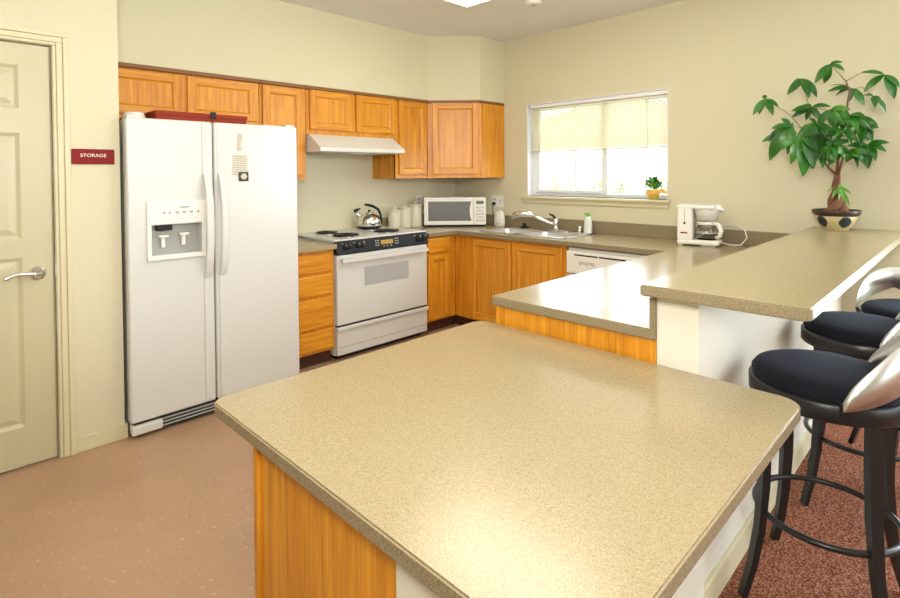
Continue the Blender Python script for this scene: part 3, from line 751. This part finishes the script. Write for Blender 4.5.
for x in (-.035, 0, .035):
    k_ = MB().box(x-.006, x+.006, -.002, 0, -.030, -.023, mat('amber_key', (.6, .35, .08), .5) if x == -.035 else M_grey)
    k_.bm.transform(Matrix.Translation(panel_pt(-1.385, .830, .0005)) @ tilt); k_.build('key', None, cpo)
for x in (-1.79+1.385, -1.69+1.385, -1.60+1.385, .29, .42): b.box(x-.005, x+.005, -.001, 0, .022, .026, M_whitem)
b.bm.transform(Matrix.Translation(panel_pt(-1.385, .830, .0005)) @ tilt); b.build('lettering', None, cpo)
dr = MB().box(SX_+.006, SX2-.006, SY-.022, SY+.02, .262, .772, M_white, .006).build('oven_door', None, t)
MB().box(-1.600, -1.165, SY-.0235, SY-.015, .520, .660, M_oven, .002).build('oven_window', None, dr)
b = MB().tube([(x, SY-.058, .735) for x in (SX_+.03, -1.4, SX2-.03)], 1, M_white, sect=[(.013, .012), (.016, 0), (.013, -.012), (-.013, -.012), (-.016, 0), (-.013, .012)], up=(0, 0, 1))
for x in (SX_+.05, SX2-.05): b.box(x-.012, x+.012, SY-.055, SY-.015, .725, .747, M_white, .003)
b.build('oven_handle', None, dr)
MB().box(SX_+.01, SX2-.01, SY-.012, SY+.02, .250, .262, M_dark).build('door_gap', None, t)
dw = MB().box(SX_+.006, SX2-.006, SY-.020, SY+.02, .042, .246, M_white, .005).box(SX_+.002, SX2-.002, SY-.036, SY-.012, .222, .250, M_white, .006).build('storage_drawer', None, t)
MB().box(SX_+.02, SX2-.02, SY-.0207, SY-.019, .098, .101, M_ink).build('drawer_groove', None, dw)
for x, y, r in ((-1.640, -.165, .085), (-1.640, -.430, .100), (-1.235, -.430, .100), (-1.205, -.150, .085)):
    pan = MB().lathe([(0, -.004), (r*.6, -.004), (r*1.0, .0005), (r*1.12, .003), (r*1.14, .001), (r*1.14, 0)], (x, y, ST), 28, M_chrome).build('drip_pan', None, ct)
    b = MB(); P = []
    turns = 4
    for k in range(turns*18+1): a = k*math.pi*2/18; rr = .018+(r-.018)*k/(turns*18); P.append((x+rr*math.cos(a), y+rr*math.sin(a), ST+.010))
    b.tube(P, .0058, M_dial, 6); b.build('burner_coil', None, ct)
# kettle
kx, ky = -1.205, -.150; kz = ST+.0165
t = thing('kettle', 'polished steel whistling kettle with black handle on a back burner', 'kettle', (kx, ky, kz))
MB().lathe([(0, 0), (.095, 0), (.102, .008), (.104, .045), (.098, .075), (.080, .102), (.050, .118), (.042, .122), (0, .123)], (kx, ky, kz), 32, M_chrome).build('body', None, t)
MB().lathe([(.100, .0), (.1035, .002), (.1045, .012), (.103, .014)], (kx, ky, kz), 32, M_black).build('base_ring', None, t)
MB().lathe([(0, .120), (.046, .120), (.044, .127), (.020, .134), (0, .136)], (kx, ky, kz), 24, M_chrome).ball((kx, ky, kz+.142), .011, M_black).build('lid', None, t)
dx, dy = .707, -.707                      # handle plane runs roughly left-right as seen from the room
def kp(a, z): return (kx+dx*a, ky+dy*a, kz+z)
MB().tube([kp(-.075, .085), kp(-.100, .115), kp(-.118, .138)], [.022, .017, .014], M_chrome, 14).build('spout', None, t)
MB().tube([kp(-.116, .134), kp(-.124, .142), kp(-.096, .156), kp(-.075, .158)], [.016, .016, .008, .006], M_black).build('whistle_cap', None, t)
MB().tube([kp(-.040, .196), kp(-.010, .192), kp(.035, .180), kp(.075, .155), kp(.095, .120), kp(.103, .075), kp(.105, .030)], [.009, .011, .012, .012, .011, .009, .006], M_black, 12).build('handle', None, t)
# hood
t = thing('range_hood', 'white under-cabinet range hood above the stove', 'range hood', (-1.5, -.25, 1.53))
b = MB(); b.prism([(-.003, 1.528), (-.515, 1.528), (-.520, 1.534), (-.520, 1.560), (-.365, 1.661), (-.003, 1.661)], -1.902, -1.108, M_white)
b.bm.transform(Matrix(((0, 0, 1, 0), (1, 0, 0, 0), (0, 1, 0, 0), (0, 0, 0, 1)))); b.build('hood_shell', None, t)
MB().box(-1.87, -1.14, -.48, -.04, 1.524, 1.5285, M_grey, .001).build('filter_panel', None, t)
MB().box(-1.60, -1.42, -.46, -.36, 1.520, 1.5245, M_whitem, .001).build('lamp_lens', None, t)
b = MB(); b.lathe([(0, 0), (.012, 0), (.011, .008), (0, .009)], (0, 0, 0), 14, M_steel); b.bm.transform(Matrix.Translation((-1.335, -.453, 1.6045)) @ Matrix.Rotation(math.radians(57), 4, 'X')); b.build('switch', None, t)

# ================================================================== MICROWAVE, CANISTERS
mwz = ZW+.001
t = thing('microwave', 'white microwave oven standing diagonally in the counter corner', 'microwave', (-.405, -.405, mwz), -math.pi/4)
W2 = .290; H = .275
MB().box(-W2, W2, 0, .25, .016, H, M_whitem, .006).build('body', None, t, True)
for xx in (-W2+.04, W2-.04):
    for yy in (.04, .21): MB().cyl((xx, yy, 0), .015, .009, M_black).build('foot', None, t, True)
MB().box(-W2+.01, W2-.01, .01, .24, .008, .018, M_black).build('underside', None, t, True)
dd = MB().box(-W2, W2-.118, -.022, 0, .018, H, M_whitem, .006).build('door', None, t, True)
MB().prism([(-W2+.040, .055), (W2-.135, .055), (W2-.148, .10), (W2-.152, .150), (W2-.148, .195), (W2-.135, .238), (-W2+.040, .238)], 0, .002, M_mwwin, .0005)
b = MB().prism([(-W2+.040, .055), (W2-.135, .055), (W2-.148, .10), (W2-.152, .150), (W2-.148, .195), (W2-.135, .238), (-W2+.040, .238)], 0, .002, M_mwwin, .0005)
b.bm.transform(Matrix.Translation((0, -.022, 0)) @ Matrix.Rotation(math.pi/2, 4, 'X')); b.build('door_window', None, dd, True)
cpn = MB().box(W2-.115, W2, -.020, 0, .018, H, M_whitem, .005).build('control_panel', None, t, True)
MB().box(W2-.092, W2-.020, -.0215, -.018, .212, .242, M_lcd, .002).build('display', None, cpn, True)
for i in range(3):
    for j in range(5): MB().box(W2-.092+i*.027, W2-.074+i*.027, -.0215, -.019, .050+j*.030, .066+j*.030, M_paper if (i+j) % 2 else M_grey, .002).build('button', None, cpn, True)
cn = [(-.885, -.100, .0575, .160, 'smallest cream lidded canister, next to the kettle'), (-.762, -.100, .060, .178, 'middle-sized cream lidded canister between the other two'), (-.628, -.100, .065, .200, 'tallest cream lidded canister, nearest the microwave')]
for x, y, r, h, lb in cn:
    t = thing('canister', lb, 'canister', (x, y, mwz), group='cream canisters beside the stove')
    MB().lathe([(0, 0), (r, 0), (r+.001, .006), (r, h-.012), (r-.001, h-.008), (0, h-.008)], (x, y, mwz), 32, M_cream).build('jar', None, t)
    MB().lathe([(0, h-.007), (r+.003, h-.007), (r+.004, h), (r-.002, h+.010), (.018, h+.016), (.010, h+.022), (.016, h+.034), (.010, h+.042), (0, h+.043)], (x, y, mwz), 32, M_cream).build('lid', None, t)
# outlets
def outlet(loc, rz, label, gangs=1, plug=False):
    t = thing('wall_outlet', label, 'outlet', loc, rz)
    w = .035*gangs+.002*(gangs-1)
    MB().box(-w, w, -.005, 0, -.057, .057, M_whitem, .003).build('cover_plate', None, t, True)
    for g in range(gangs):
        cx = -w+.036+g*.072 if gangs > 1 else 0
        b = MB()
        if g == 0:
            for dz in (-.020, .020):
                b.box(cx-.014, cx+.014, -.0075, -.004, dz-.013, dz+.013, M_paper, .003)
                b.box(cx-.007, cx-.005, -.0082, -.007, dz-.003, dz+.006, M_black).box(cx+.005, cx+.007, -.0082, -.007, dz-.003, dz+.006, M_black)
            b.build('socket', None, t, True)
        else: b.box(cx-.010, cx+.010, -.010, -.004, -.022, .022, M_paper, .002); b.build('switch', None, t, True)
    if plug: MB().box(-w+.022, -w+.050, -.030, -.008, -.034, -.008, M_black, .004).build('plug', None, t, True)
    return t
outlet((-.50, -.0005, 1.095), 0, 'white wall outlet above the canisters on the stove wall')
outlet((-.0005, -.592, 1.088), R90, 'white two-gang wall plate with outlet, switch and dark plug by the cabinets', 2, True)
b = MB().tube([(-.03, -.555, 1.06), (-.045, -.56, 1.0), (-.04, -.57, .93), (-.045, -.585, ZW+.03), (-.05, -.60, ZW+.006), (-.07, -.625, ZW+.005)], .003, M_black, 6)
o = single(b.build('black_cable', None), (-.04, -.57, ZW)); tag(o, 'thin black cable hanging from the wall plate behind the white dispenser', 'cable')

# ================================================================== BLIND, SILL PLANT
t = thing('window_blind', 'cream horizontal mini blind half lowered over the kitchen window', 'blind', (.03, -1.6, 1.55))
y0, y1 = WY0+.008, WY1-.020
MB().box(.012, .050, y0, y1, WZ1-.038, WZ1-.007, M_vinylw, .003).build('headrail', None, t)
b = MB(); ns = 21; zt_, zb_ = WZ1-.046, 1.572
for k in range(ns):
    z = zt_+(zb_-zt_)*k/(ns-1); pr_ = []
    for q in range(5):
        s_ = -1+q*.5; pr_.append((.031+.0072*s_-.003*(1-s_*s_), z+.0094*s_))
    for (xa, za), (xb, zb2) in zip(pr_, pr_[1:]): b.bm.faces.new([b.bm.verts.new(p) for p in ((xa, y0+.006, za), (xb, y0+.006, zb2), (xb, y1-.006, zb2), (xa, y1-.006, za))])
b.build('slats', M_slat, t)
MB().box(.018, .044, y0+.004, y1-.004, 1.545, 1.558, M_cream, .004).build('bottom_rail', None, t)
b = MB()
for yy in (-1.07, -2.08): b.tube([(.019, yy, WZ1-.04), (.019, yy, 1.555)], .0028, M_vinylw, 6).tube([(.043, yy, WZ1-.04), (.043, yy, 1.555)], .0015, M_vinylw, 6)
b.build('ladder_cords', None, t)
MB().tube([(.010, -.995, WZ1-.04), (.008, -.995, 1.60)], .0045, M_vinylw, 8).build('tilt_wand', None, t)
MB().tube([(.008, -2.17, WZ1-.04), (.006, -2.17, 1.45), (.006, -2.172, 1.20)], .002, M_vinylw, 6).build('pull_cord', None, t)

px_, py_ = .000, -2.135; pz = WZ0+.001
t = thing('sill_plant', 'small green plant in yellow foil pot with orange ribbon on the windowsill', 'potted plant', (px_, py_, pz))
MB().lathe([(0, 0), (.034, 0), (.040, .03), (.050, .062), (.060, .074), (.053, .074), (.046, .056), (0, .054)], (px_, py_, pz), 18, M_foil).build('foil_pot', None, t)
b = MB()
b.tube([(px_-.05, py_-.01, pz+.050), (px_-.055, py_-.05, pz+.062), (px_-.06, py_-.09, pz+.070), (px_-.06, py_-.125, pz+.052)], [.010, .013, .016, .006], M_ribbon, sect=[(.25, 1), (-.25, 1), (-.25, -1), (.25, -1)], up=(1, 0, 0))
b.tube([(px_-.05, py_+.04, pz+.046), (px_-.055, py_, pz+.050), (px_-.05, py_-.04, pz+.052)], .010, M_ribbon, sect=[(.25, 1), (-.25, 1), (-.25, -1), (.25, -1)], up=(1, 0, 0))
b.build('ribbon', None, t)
def leaf(b, base, tip, width, nrm, mt, droop=.12, n=5, fold=.25):
    base, tip = Vector(base), Vector(tip); ax = tip-base; Ln = ax.length; ax.normalize()
    nrm = (Vector(nrm)-ax*Vector(nrm).dot(ax)).normalized(); sd = ax.cross(nrm)
    rows = []
    for i in range(n+1):
        s_ = i/n; wd = width*.5*(math.sin(math.pi*min(1, s_*.93+.05))**.9)*(1-.25*s_) if 0 < i < n else .001
        c = base+ax*Ln*s_+nrm*Ln*droop*4*s_*(1-s_)
        rows.append([c+sd*wd+nrm*wd*fold, c, c-sd*wd+nrm*wd*fold])
    i_ = b.mi(mt); vs = [[b.bm.verts.new(p) for p in r] for r in rows]
    for a, d in zip(vs, vs[1:]):
        for k in range(2): f = b.bm.faces.new((a[k], a[k+1], d[k+1], d[k])); f.smooth = True; f.material_index = i_
b = MB(); rnd = random.Random(5)
for k in range(90):
    a = rnd.uniform(0, 6.283); e = rnd.uniform(.1, 1.2); r0 = rnd.uniform(.01, .065); r1 = r0+rnd.uniform(.03, .045)
    d = Vector((math.cos(a)*math.cos(e), math.sin(a)*math.cos(e), math.sin(e)))
    p0 = Vector((px_, py_, pz+.075))+d*r0; leaf(b, p0, p0+d*(r1-r0+.012)+Vector((0, 0, .012)), .026, (d.cross(Vector((0, 0, 1))).cross(d))+Vector((0, 0, .1)), M_leafs if rnd.random() < .6 else M_leaf)
for k in range(9):
    a = rnd.uniform(0, 6.283); b.tube([(px_, py_, pz+.05), (px_+.03*math.cos(a), py_+.03*math.sin(a), pz+.09), (px_+.055*math.cos(a), py_+.055*math.sin(a), pz+.135)], .0012, M_stem, 5)
    for q in range(3): b.ball((px_+.055*math.cos(a)+rnd.uniform(-.01, .01), py_+.055*math.sin(a)+rnd.uniform(-.01, .01), pz+.135+rnd.uniform(-.01, .01)), .005, M_leafs, n=8)
b.build('foliage', None, t)

# ================================================================== COFFEE MAKER
t = thing('coffee_maker', 'white drip coffee maker with glass carafe on the counter right of the window', 'coffee maker', (-.22, -2.462, mwz), math.radians(-78))
# local x runs to the right as seen from the room, -y towards the room
b = MB().box(-.045, .215, -.085, .085, .008, .040, M_whitem, .012, 3).build('base', None, t, True)
MB().box(-.040, -.01, -.075, .075, 0, .010, M_whitem, .003).build('foot', None, t, True)
MB().box(.10, .19, -.07, .07, 0, .010, M_whitem, .003).build('foot', None, t, True)
MB().box(-.045, .052, -.085, .085, .035, .265, M_whitem, .012, 3).build('water_tank', None, t, True)
MB().box(-.050, .190, -.088, .088, .248, .275, M_whitem, .010, 3).build('top_lid', None, t, True)
MB().tube([(.185, 0, .262), (.215, 0, .250), (.235, 0, .232)], [.024, .018, .010], M_whitem, 10).build('lid_spout', None, t, True)
MB().lathe([(0, .172), (.062, .172), (.078, .240), (.080, .250), (0, .250)], (.128, 0, 0), 28, M_whitem).build('filter_basket', None, t, True)
MB().cyl((.128, 0, .038), .062, .006, M_black, 28).build('warming_plate', None, t, True)
cf = MB().lathe([(.0, .045), (.058, .045), (.066, .055), (.068, .085), (.060, .120), (.052, .140), (.050, .140), (.058, .119), (.0655, .085), (.0635, .057), (.056, .048), (0, .048)], (.128, 0, 0), 32, M_glass).build('carafe', None, t, True)
MB().lathe([(0, .139), (.058, .139), (.060, .150), (.056, .160), (0, .162)], (.128, 0, 0), 28, M_whitem).build('carafe_lid', None, cf, True)
MB().lathe([(.0680, .082), (.0695, .082), (.0695, .090), (.0680, .090)], (.128, 0, 0), 28, M_steel).build('carafe_band', None, cf, True)
MB().tube([(.172, -.030, .153), (.205, -.048, .146), (.222, -.056, .110), (.214, -.054, .070), (.186, -.040, .058)], [.013, .015, .015, .013, .010], M_whitem, 10, ).build('carafe_handle', None, cf, True)
MB().box(.000, .005, -.0865, -.084, .165, .245, M_grey, .0005).box(-.004, .009, -.0875, -.084, .145, .160, M_black, .001).build('water_gauge', None, t, True)
MB().box(-.022, .022, -.0885, -.084, .082, .092, M_red, .001).box(-.022, -.004, -.089, -.084, .083, .091, M_black, .001).build('power_switch', None, t, True)
MB().tube([(.21, .04, .020), (.27, .04, .006), (.33, .03, .010), (.365, .03, .060), (.35, .05, .115), (.30, .09, .135), (.24, .10, .13), (.15, .12, .10), (.05, .12, .03), (.0, .10, .02)], .0038, M_whitem, 8).build('power_cord', None, t, True)
CLUSTERS = [
    ((0.01, 0.371, 0.802), [(-0.021, 0.434, 0.705), (0.015, 0.408, 0.709), (-0.006, 0.323, 0.693), (0.022, 0.3, 0.75), (0.025, 0.384, 0.831)], 1),
    ((-0.05, 0.163, 0.897), [(-0.102, 0.228, 0.801), (-0.108, 0.116, 0.77), (-0.01, 0.094, 0.781), (-0.079, 0.205, 0.862)], 1),
    ((-0.03, 0.029, 0.965), [(-0.062, 0.097, 0.859), (0.029, 0.066, 0.866), (-0.034, -0.042, 0.916), (0.01, -0.029, 0.974)], 1),
    ((-0.08, -0.223, 0.863), [(-0.083, -0.135, 0.781), (-0.063, -0.265, 0.729), (-0.122, -0.13, 0.881), (-0.064, -0.287, 0.786), (-0.036, -0.234, 0.809), (-0.077, -0.155, 0.89)], 1),
    ((0.02, -0.064, 0.821), [(0.049, -0.038, 0.735), (0.041, -0.123, 0.717), (-0.032, 0.04, 0.806), (0.051, 0.015, 0.787), (0.031, 0.056, 0.846)], 1),
    ((-0.13, -0.182, 0.748), [(-0.154, -0.235, 0.644), (-0.186, -0.196, 0.677), (-0.086, -0.126, 0.757), (-0.133, -0.216, 0.71)], 1),
    ((-0.03, 0.118, 0.725), [(-0.004, 0.15, 0.65), (0.015, 0.106, 0.665), (-0.004, 0.166, 0.747)], 1),
    ((-0.13, 0.008, 0.694), [(-0.079, 0.077, 0.579), (-0.143, -0.017, 0.575), (-0.094, -0.07, 0.684), (-0.137, -0.042, 0.604), (-0.078, 0.062, 0.633)], 1),
    ((0.03, -0.093, 0.652), [(0.075, -0.117, 0.593), (-0.018, -0.063, 0.645), (-0.014, -0.048, 0.565), (-0.004, -0.169, 0.594)], 1),
    ((-0.13, 0.201, 0.616), [(-0.074, 0.331, 0.55), (-0.138, 0.31, 0.408), (-0.115, 0.254, 0.664), (-0.154, 0.253, 0.491), (-0.129, 0.22, 0.443), (-0.144, 0.182, 0.498)], 1),
    ((-0.19, 0.133, 0.545), [(-0.208, 0.183, 0.386), (-0.18, 0.129, 0.312), (-0.18, 0.076, 0.357), (-0.141, 0.214, 0.499), (-0.168, 0.052, 0.438)], 1),
    ((-0.17, -0.007, 0.492), [(-0.119, 0.043, 0.411), (-0.127, -0.061, 0.408), (-0.111, -0.012, 0.383), (-0.149, 0.071, 0.402), (-0.21, -0.092, 0.453)], 1),
    ((-0.11, -0.077, 0.461), [(-0.067, -0.107, 0.349), (-0.054, -0.148, 0.36), (-0.061, -0.182, 0.424), (-0.102, -0.062, 0.391)], 1),
    ((-0.05, -0.132, 0.597), [(-0.024, -0.169, 0.504), (-0.085, -0.123, 0.487), (-0.01, -0.07, 0.51), (-0.041, -0.18, 0.547)], 1),
    ((-0.03, -0.147, 0.491), [(-0.056, -0.155, 0.354), (-0.082, -0.19, 0.397), (0.012, -0.111, 0.418), (0.029, -0.087, 0.437)], 1),
    ((-0.11, 0.079, 0.619), [(-0.159, 0.108, 0.512), (-0.074, 0.173, 0.575), (-0.121, 0.031, 0.528), (-0.152, 0.11, 0.65)], 1),
    ((-0.03, 0.047, 0.566), [(-0.055, 0.112, 0.46), (0.002, 0.006, 0.44), (0.015, 0.085, 0.423), (-0.085, -0.022, 0.545)], 1),
    ((-0.16, -0.055, 0.566), [(-0.146, -0.018, 0.489), (-0.215, -0.099, 0.483), (-0.134, -0.101, 0.556), (-0.18, -0.001, 0.507)], 1),
    ((-0.13, -0.079, 0.654), [(-0.084, -0.037, 0.562), (-0.072, -0.114, 0.558), (-0.129, -0.014, 0.668)], 1),
    ((-0.07, 0.264, 0.577), [(-0.01, 0.33, 0.469), (-0.093, 0.209, 0.463), (-0.121, 0.311, 0.572), (-0.058, 0.284, 0.505)], 1),
    ((0.01, 0.085, 0.527), [(-0.046, 0.145, 0.424), (-0.026, 0.062, 0.362), (-0.001, 0.122, 0.357), (0.023, 0.032, 0.403)], 1),
    ((-0.03, -0.015, 0.251), [(-0.071, 0.035, 0.222), (-0.085, -0.085, 0.211), (0.014, -0.061, 0.144), (-0.052, 0.011, 0.182), (0.025, -0.037, 0.263), (0.018, 0.031, 0.253), (-0.045, -0.018, 0.173), (-0.035, -0.038, 0.201)], 0),
]

# ================================================================== MONEY TREE ON THE BAR
PT = Vector((-.170, -3.300, 1.0135))
t = thing('money_tree', 'braided money tree with broad glossy leaves in a painted bowl on the bar', 'potted plant', PT)
M_pot = mat('painted_cream_bowl', (.62, .52, .30), .3)
def potmat(M):
    tc = N(M, 'ShaderNodeTexCoord'); sp = N(M, 'ShaderNodeSeparateXYZ'); L(M, tc.outputs['Object'], sp.inputs[0])
    at = N(M, 'ShaderNodeMath', operation='ARCTAN2'); L(M, sp.outputs[1], at.inputs[0]); L(M, sp.outputs[0], at.inputs[1])
    m1 = N(M, 'ShaderNodeMath', operation='MULTIPLY'); m1.inputs[1].default_value = 5; L(M, at.outputs[0], m1.inputs[0])
    co = N(M, 'ShaderNodeMath', operation='COSINE'); L(M, m1.outputs[0], co.inputs[0])
    z1 = N(M, 'ShaderNodeMath', operation='SUBTRACT'); z1.inputs[1].default_value = .052; L(M, sp.outputs[2], z1.inputs[0])
    z2 = N(M, 'ShaderNodeMath', operation='MULTIPLY'); z2.inputs[1].default_value = 32; L(M, z1.outputs[0], z2.inputs[0])
    z3 = N(M, 'ShaderNodeMath', operation='POWER'); z3.inputs[1].default_value = 2; ab = N(M, 'ShaderNodeMath', operation='ABSOLUTE'); L(M, z2.outputs[0], ab.inputs[0]); L(M, ab.outputs[0], z3.inputs[0])
    su = N(M, 'ShaderNodeMath', operation='SUBTRACT'); L(M, co.outputs[0], su.inputs[0]); L(M, z3.outputs[0], su.inputs[1])
    nz = noise(M, tc.outputs['Object'], 28, 2); ad = N(M, 'ShaderNodeMath', operation='ADD'); L(M, su.outputs[0], ad.inputs[0]); L(M, nz, ad.inputs[1])
    c = ramp(M, ad.outputs[0], [(.34, (.56, .46, .24)), (.40, (.015, .03, .035))]); L(M, c, bsdf(M).inputs['Base Color'])
potmat(M_pot)
pot = MB().lathe([(0, 0), (.056, 0), (.060, .004), (.064, .010), (.088, .035), (.101, .070), (.104, .088), (0, .088)], PT, 40, M_pot).build('bowl', None, t)
MB().lathe([(.098, .084), (.108, .086), (.118, .104), (.121, .116), (.115, .119), (.107, .102), (.098, .096)], PT, 40, mat('dark_bowl_rim', (.045, .022, .014), .35)).build('bowl_rim', None, t)
MB().lathe([(0, .104), (.06, .102), (.106, .096), (.106, .09), (0, .09)], PT, 28, M_soil).build('soil', None, t)
def pp(x, y, z): return PT+Vector((x, y, z))
b = MB()
for k in range(3):
    P = []; R = []
    for i in range(15):
        s_ = i/14; a = k*2.094+s_*5.0; rr = .026*(1-s_)**1.2+.008
        P.append(pp(rr*math.cos(a), -.003+rr*math.sin(a), .098+.225*s_)); R.append(.022*(1-s_)**1.5+.008)
    b.tube(P, R, M_trunk, 10)
b.build('trunk', None, t)
b = MB()
B = {'a': [(0, -.003, .32), (0, .03, .355), (0, .075, .42), (-.02, .10, .50)], 'b': [(0, 0, .32), (-.01, -.012, .42), (-.03, -.02, .55), (0, -.045, .68), (0, -.060, .80), (-.01, -.045, .86)],
     'c': [(0, -.01, .32), (-.02, -.03, .40), (-.06, -.05, .46)]}
for P in B.values(): b.tube([pp(*p) for p in P], [.008-.0045*i/(len(P)-1) for i in range(len(P))], M_trunk, 8)
b.build('branches', None, t)
src = {0: (0, .098, .50), 1: (-.02, .10, .50), 2: (-.01, -.045, .86), 3: (-.01, -.045, .86), 4: (0, -.060, .80), 5: (0, -.060, .80), 6: (0, -.02, .60), 7: (-.03, -.02, .55), 8: (-.02, -.03, .60), 9: (-.02, .10, .50), 10: (-.02, .10, .48), 11: (-.06, -.05, .42),
       12: (-.06, -.05, .43), 13: (0, -.045, .62), 14: (-.06, -.05, .45), 15: (-.03, -.02, .55), 16: (-.02, .08, .47), 17: (-.03, -.02, .52), 18: (0, -.03, .60), 19: (-.02, .10, .49), 20: (-.01, .07, .44), 21: (0, 0, .16)}
st = MB(); fl = MB(); sh = MB(); rnd = random.Random(9)
for i, (c, tips, big) in enumerate(CLUSTERS):
    c = Vector(c); s0 = Vector(src[i]); mid = (s0+c)/2+Vector((0, 0, .04 if (c-s0).length > .15 else .0))
    (st if big else sh).tube([PT+s0, PT+mid, PT+c], [.0026, .0020, .0016], M_stem, 6)
    tgt = fl if big else sh
    for tp in tips:
        tp = Vector(tp); tp.x = min(tp.x, .15); ax = (tp-c)
        n = Vector((-1, -.35, 1.0+rnd.uniform(-.3, .6)))+Vector((rnd.uniform(-.5, .5), rnd.uniform(-.7, .7), 0))
        Ln = ax.length
        leaf(tgt, PT+c, PT+tp, max(.032, Ln*.40)*(1 if big else .6), n, M_leaf if big else M_leafs, droop=.09, n=7, fold=.22)
    if big and 5 < i:
        for q in range(6):
            a = rnd.uniform(0, 6.283); ax = Vector((-.02+.07*math.cos(a)*.6, .10*math.sin(a), rnd.uniform(-.11, .015)))
            leaf(tgt, PT+c, PT+c+ax, .042, Vector((-1, rnd.uniform(-.6, .6), rnd.uniform(.2, 1.2))), M_leaf, droop=.1, n=6)
st.build('petioles', None, t); fl.build('foliage', None, t); sh.build('young_shoot', None, t)

# ================================================================== BAR STOOLS
def stool(label, x, y, rot, legrot, SH=.722):
    t = thing('bar_stool', label, 'bar stool', (x, y, .004), rot, group='black bar stools along the breakfast bar')
    R = .205
    MB().lathe([(0, SH-.045), (R-.012, SH-.045), (R-.004, SH-.030), (R, SH-.012), (R-.012, SH+.004), (R*.80, SH+.014), (R*.5, SH+.019), (0, SH+.021)], (0, 0, 0), 48, M_fabric).build('seat', None, t, True)
    MB().lathe([(R-.02, SH-.085), (R+.004, SH-.085), (R+.008, SH-.080), (R+.008, SH-.036), (R+.003, SH-.030), (R-.02, SH-.034), (R-.02, SH-.085)], (0, 0, 0), 48, M_blackm).build('seat_frame', None, t, True)
    FR = .24
    for k in range(4):
        a = legrot-rot*0+k*math.pi/2; ca, sa = math.cos(a), math.sin(a)
        P = [(r*ca, r*sa, z) for r, z in ((.195, SH-.050), (.192, .52), (.196, .36), (.208, .22), (.232, .10), (.262, 0))]
        MB().tube(P, [1, 1, .95, .85, .78, .70], M_blackm, sect=[(.013, .018), (-.013, .018), (-.013, -.018), (.013, -.018)], up=(ca, sa, 0)).build('leg', None, t, True)
    MB().tube([(.193*math.cos(q*math.pi/24), .193*math.sin(q*math.pi/24), .270) for q in range(48)], .0095, M_blackm, 8, closed=True).build('footrest', None, t, True)
    # curved steel back on the side away from the bar (local -y)
    b = MB(); n = 28; A0 = math.radians(70); Rb = R+.016
    prof = []
    for i in range(n+1):
        q = -1+2*i/n; a = -math.pi/2+q*A0
        lo = SH-.040+.10*max(0, 1-abs(q))**1.2; hi = SH-.015+.175*max(0, 1-q*q)**.8
        prof.append((a, lo, hi))
    for s_, th in ((1, .004),):
        V = []
        for a, lo, hi in prof:
            ca, sa = math.cos(a), math.sin(a)
            r_out = lambda z: Rb-.02*(z-SH)/.2
            V.append([b.bm.verts.new(((r_out(z)+o)*ca, (r_out(z)+o)*sa, z)) for z, o in ((lo, 0), ((lo+hi)/2, 0), (hi, 0), (hi, th), ((lo+hi)/2, th), (lo, th))])
        for A, D in zip(V, V[1:]):
            for k in range(6): f = b.bm.faces.new((A[k], A[(k+1) % 6], D[(k+1) % 6], D[k])); f.smooth = k in (0, 1, 3, 4)
        b.bm.faces.new(V[0][::-1]); b.bm.faces.new(V[-1])
    b.build('backrest', M_steel, t, True)
    for sg in (-1, 1):
        a = -math.pi/2+sg*A0*.96; ca, sa = math.cos(a), math.sin(a)
        b = MB().tube([((R+.004)*ca, (R+.004)*sa, SH-.06), ((R+.012)*ca, (R+.012)*sa, SH-.020)], 1, M_blackm, sect=[(.006, .016), (-.006, .016), (-.006, -.016), (.006, -.016)], up=(ca, sa, 0))
        b.build('back_bracket', None, t, True)
    return t
stool('black bar stool nearest the camera, its seat just past the low tabletop corner', -1.930, -3.555, math.radians(0), math.radians(45))
stool('middle black bar stool, second along the raised bar', -1.225, -3.560, math.radians(0), math.radians(52))
stool('farthest black bar stool at the right edge, its curved steel back arching beside the bar', -.77, -3.70, math.radians(118), math.radians(45))

# ================================================================== CEILING
t = thing('ceiling_light', 'rectangular white ceiling light at the top edge above the kitchen', 'ceiling light', (-1.5, -1.95, ZC-.002))
MB().box(-1.85, -1.155, -2.50, -1.28, ZC-.022, ZC-.001, M_white, .003).build('frame', None, t)
MB().box(-1.83, -1.175, -2.48, -1.30, ZC-.065, ZC-.022, M_lamp, .012, 3).build('diffuser', None, t)
t = thing('smoke_detector', 'small round white smoke detector on the ceiling near the window wall', 'smoke detector', (-.79, -1.60, ZC-.001))
MB().lathe([(0, -.030), (.040, -.030), (.055, -.022), (.060, 0), (0, 0)], (-.79, -1.60, ZC-.001), 28, M_whitem).build('housing', None, t)
MB().lathe([(0, -.034), (.018, -.034), (.020, -.029), (0, -.029)], (-.79, -1.60, ZC-.001), 20, M_grey).build('sensor_cap', None, t)
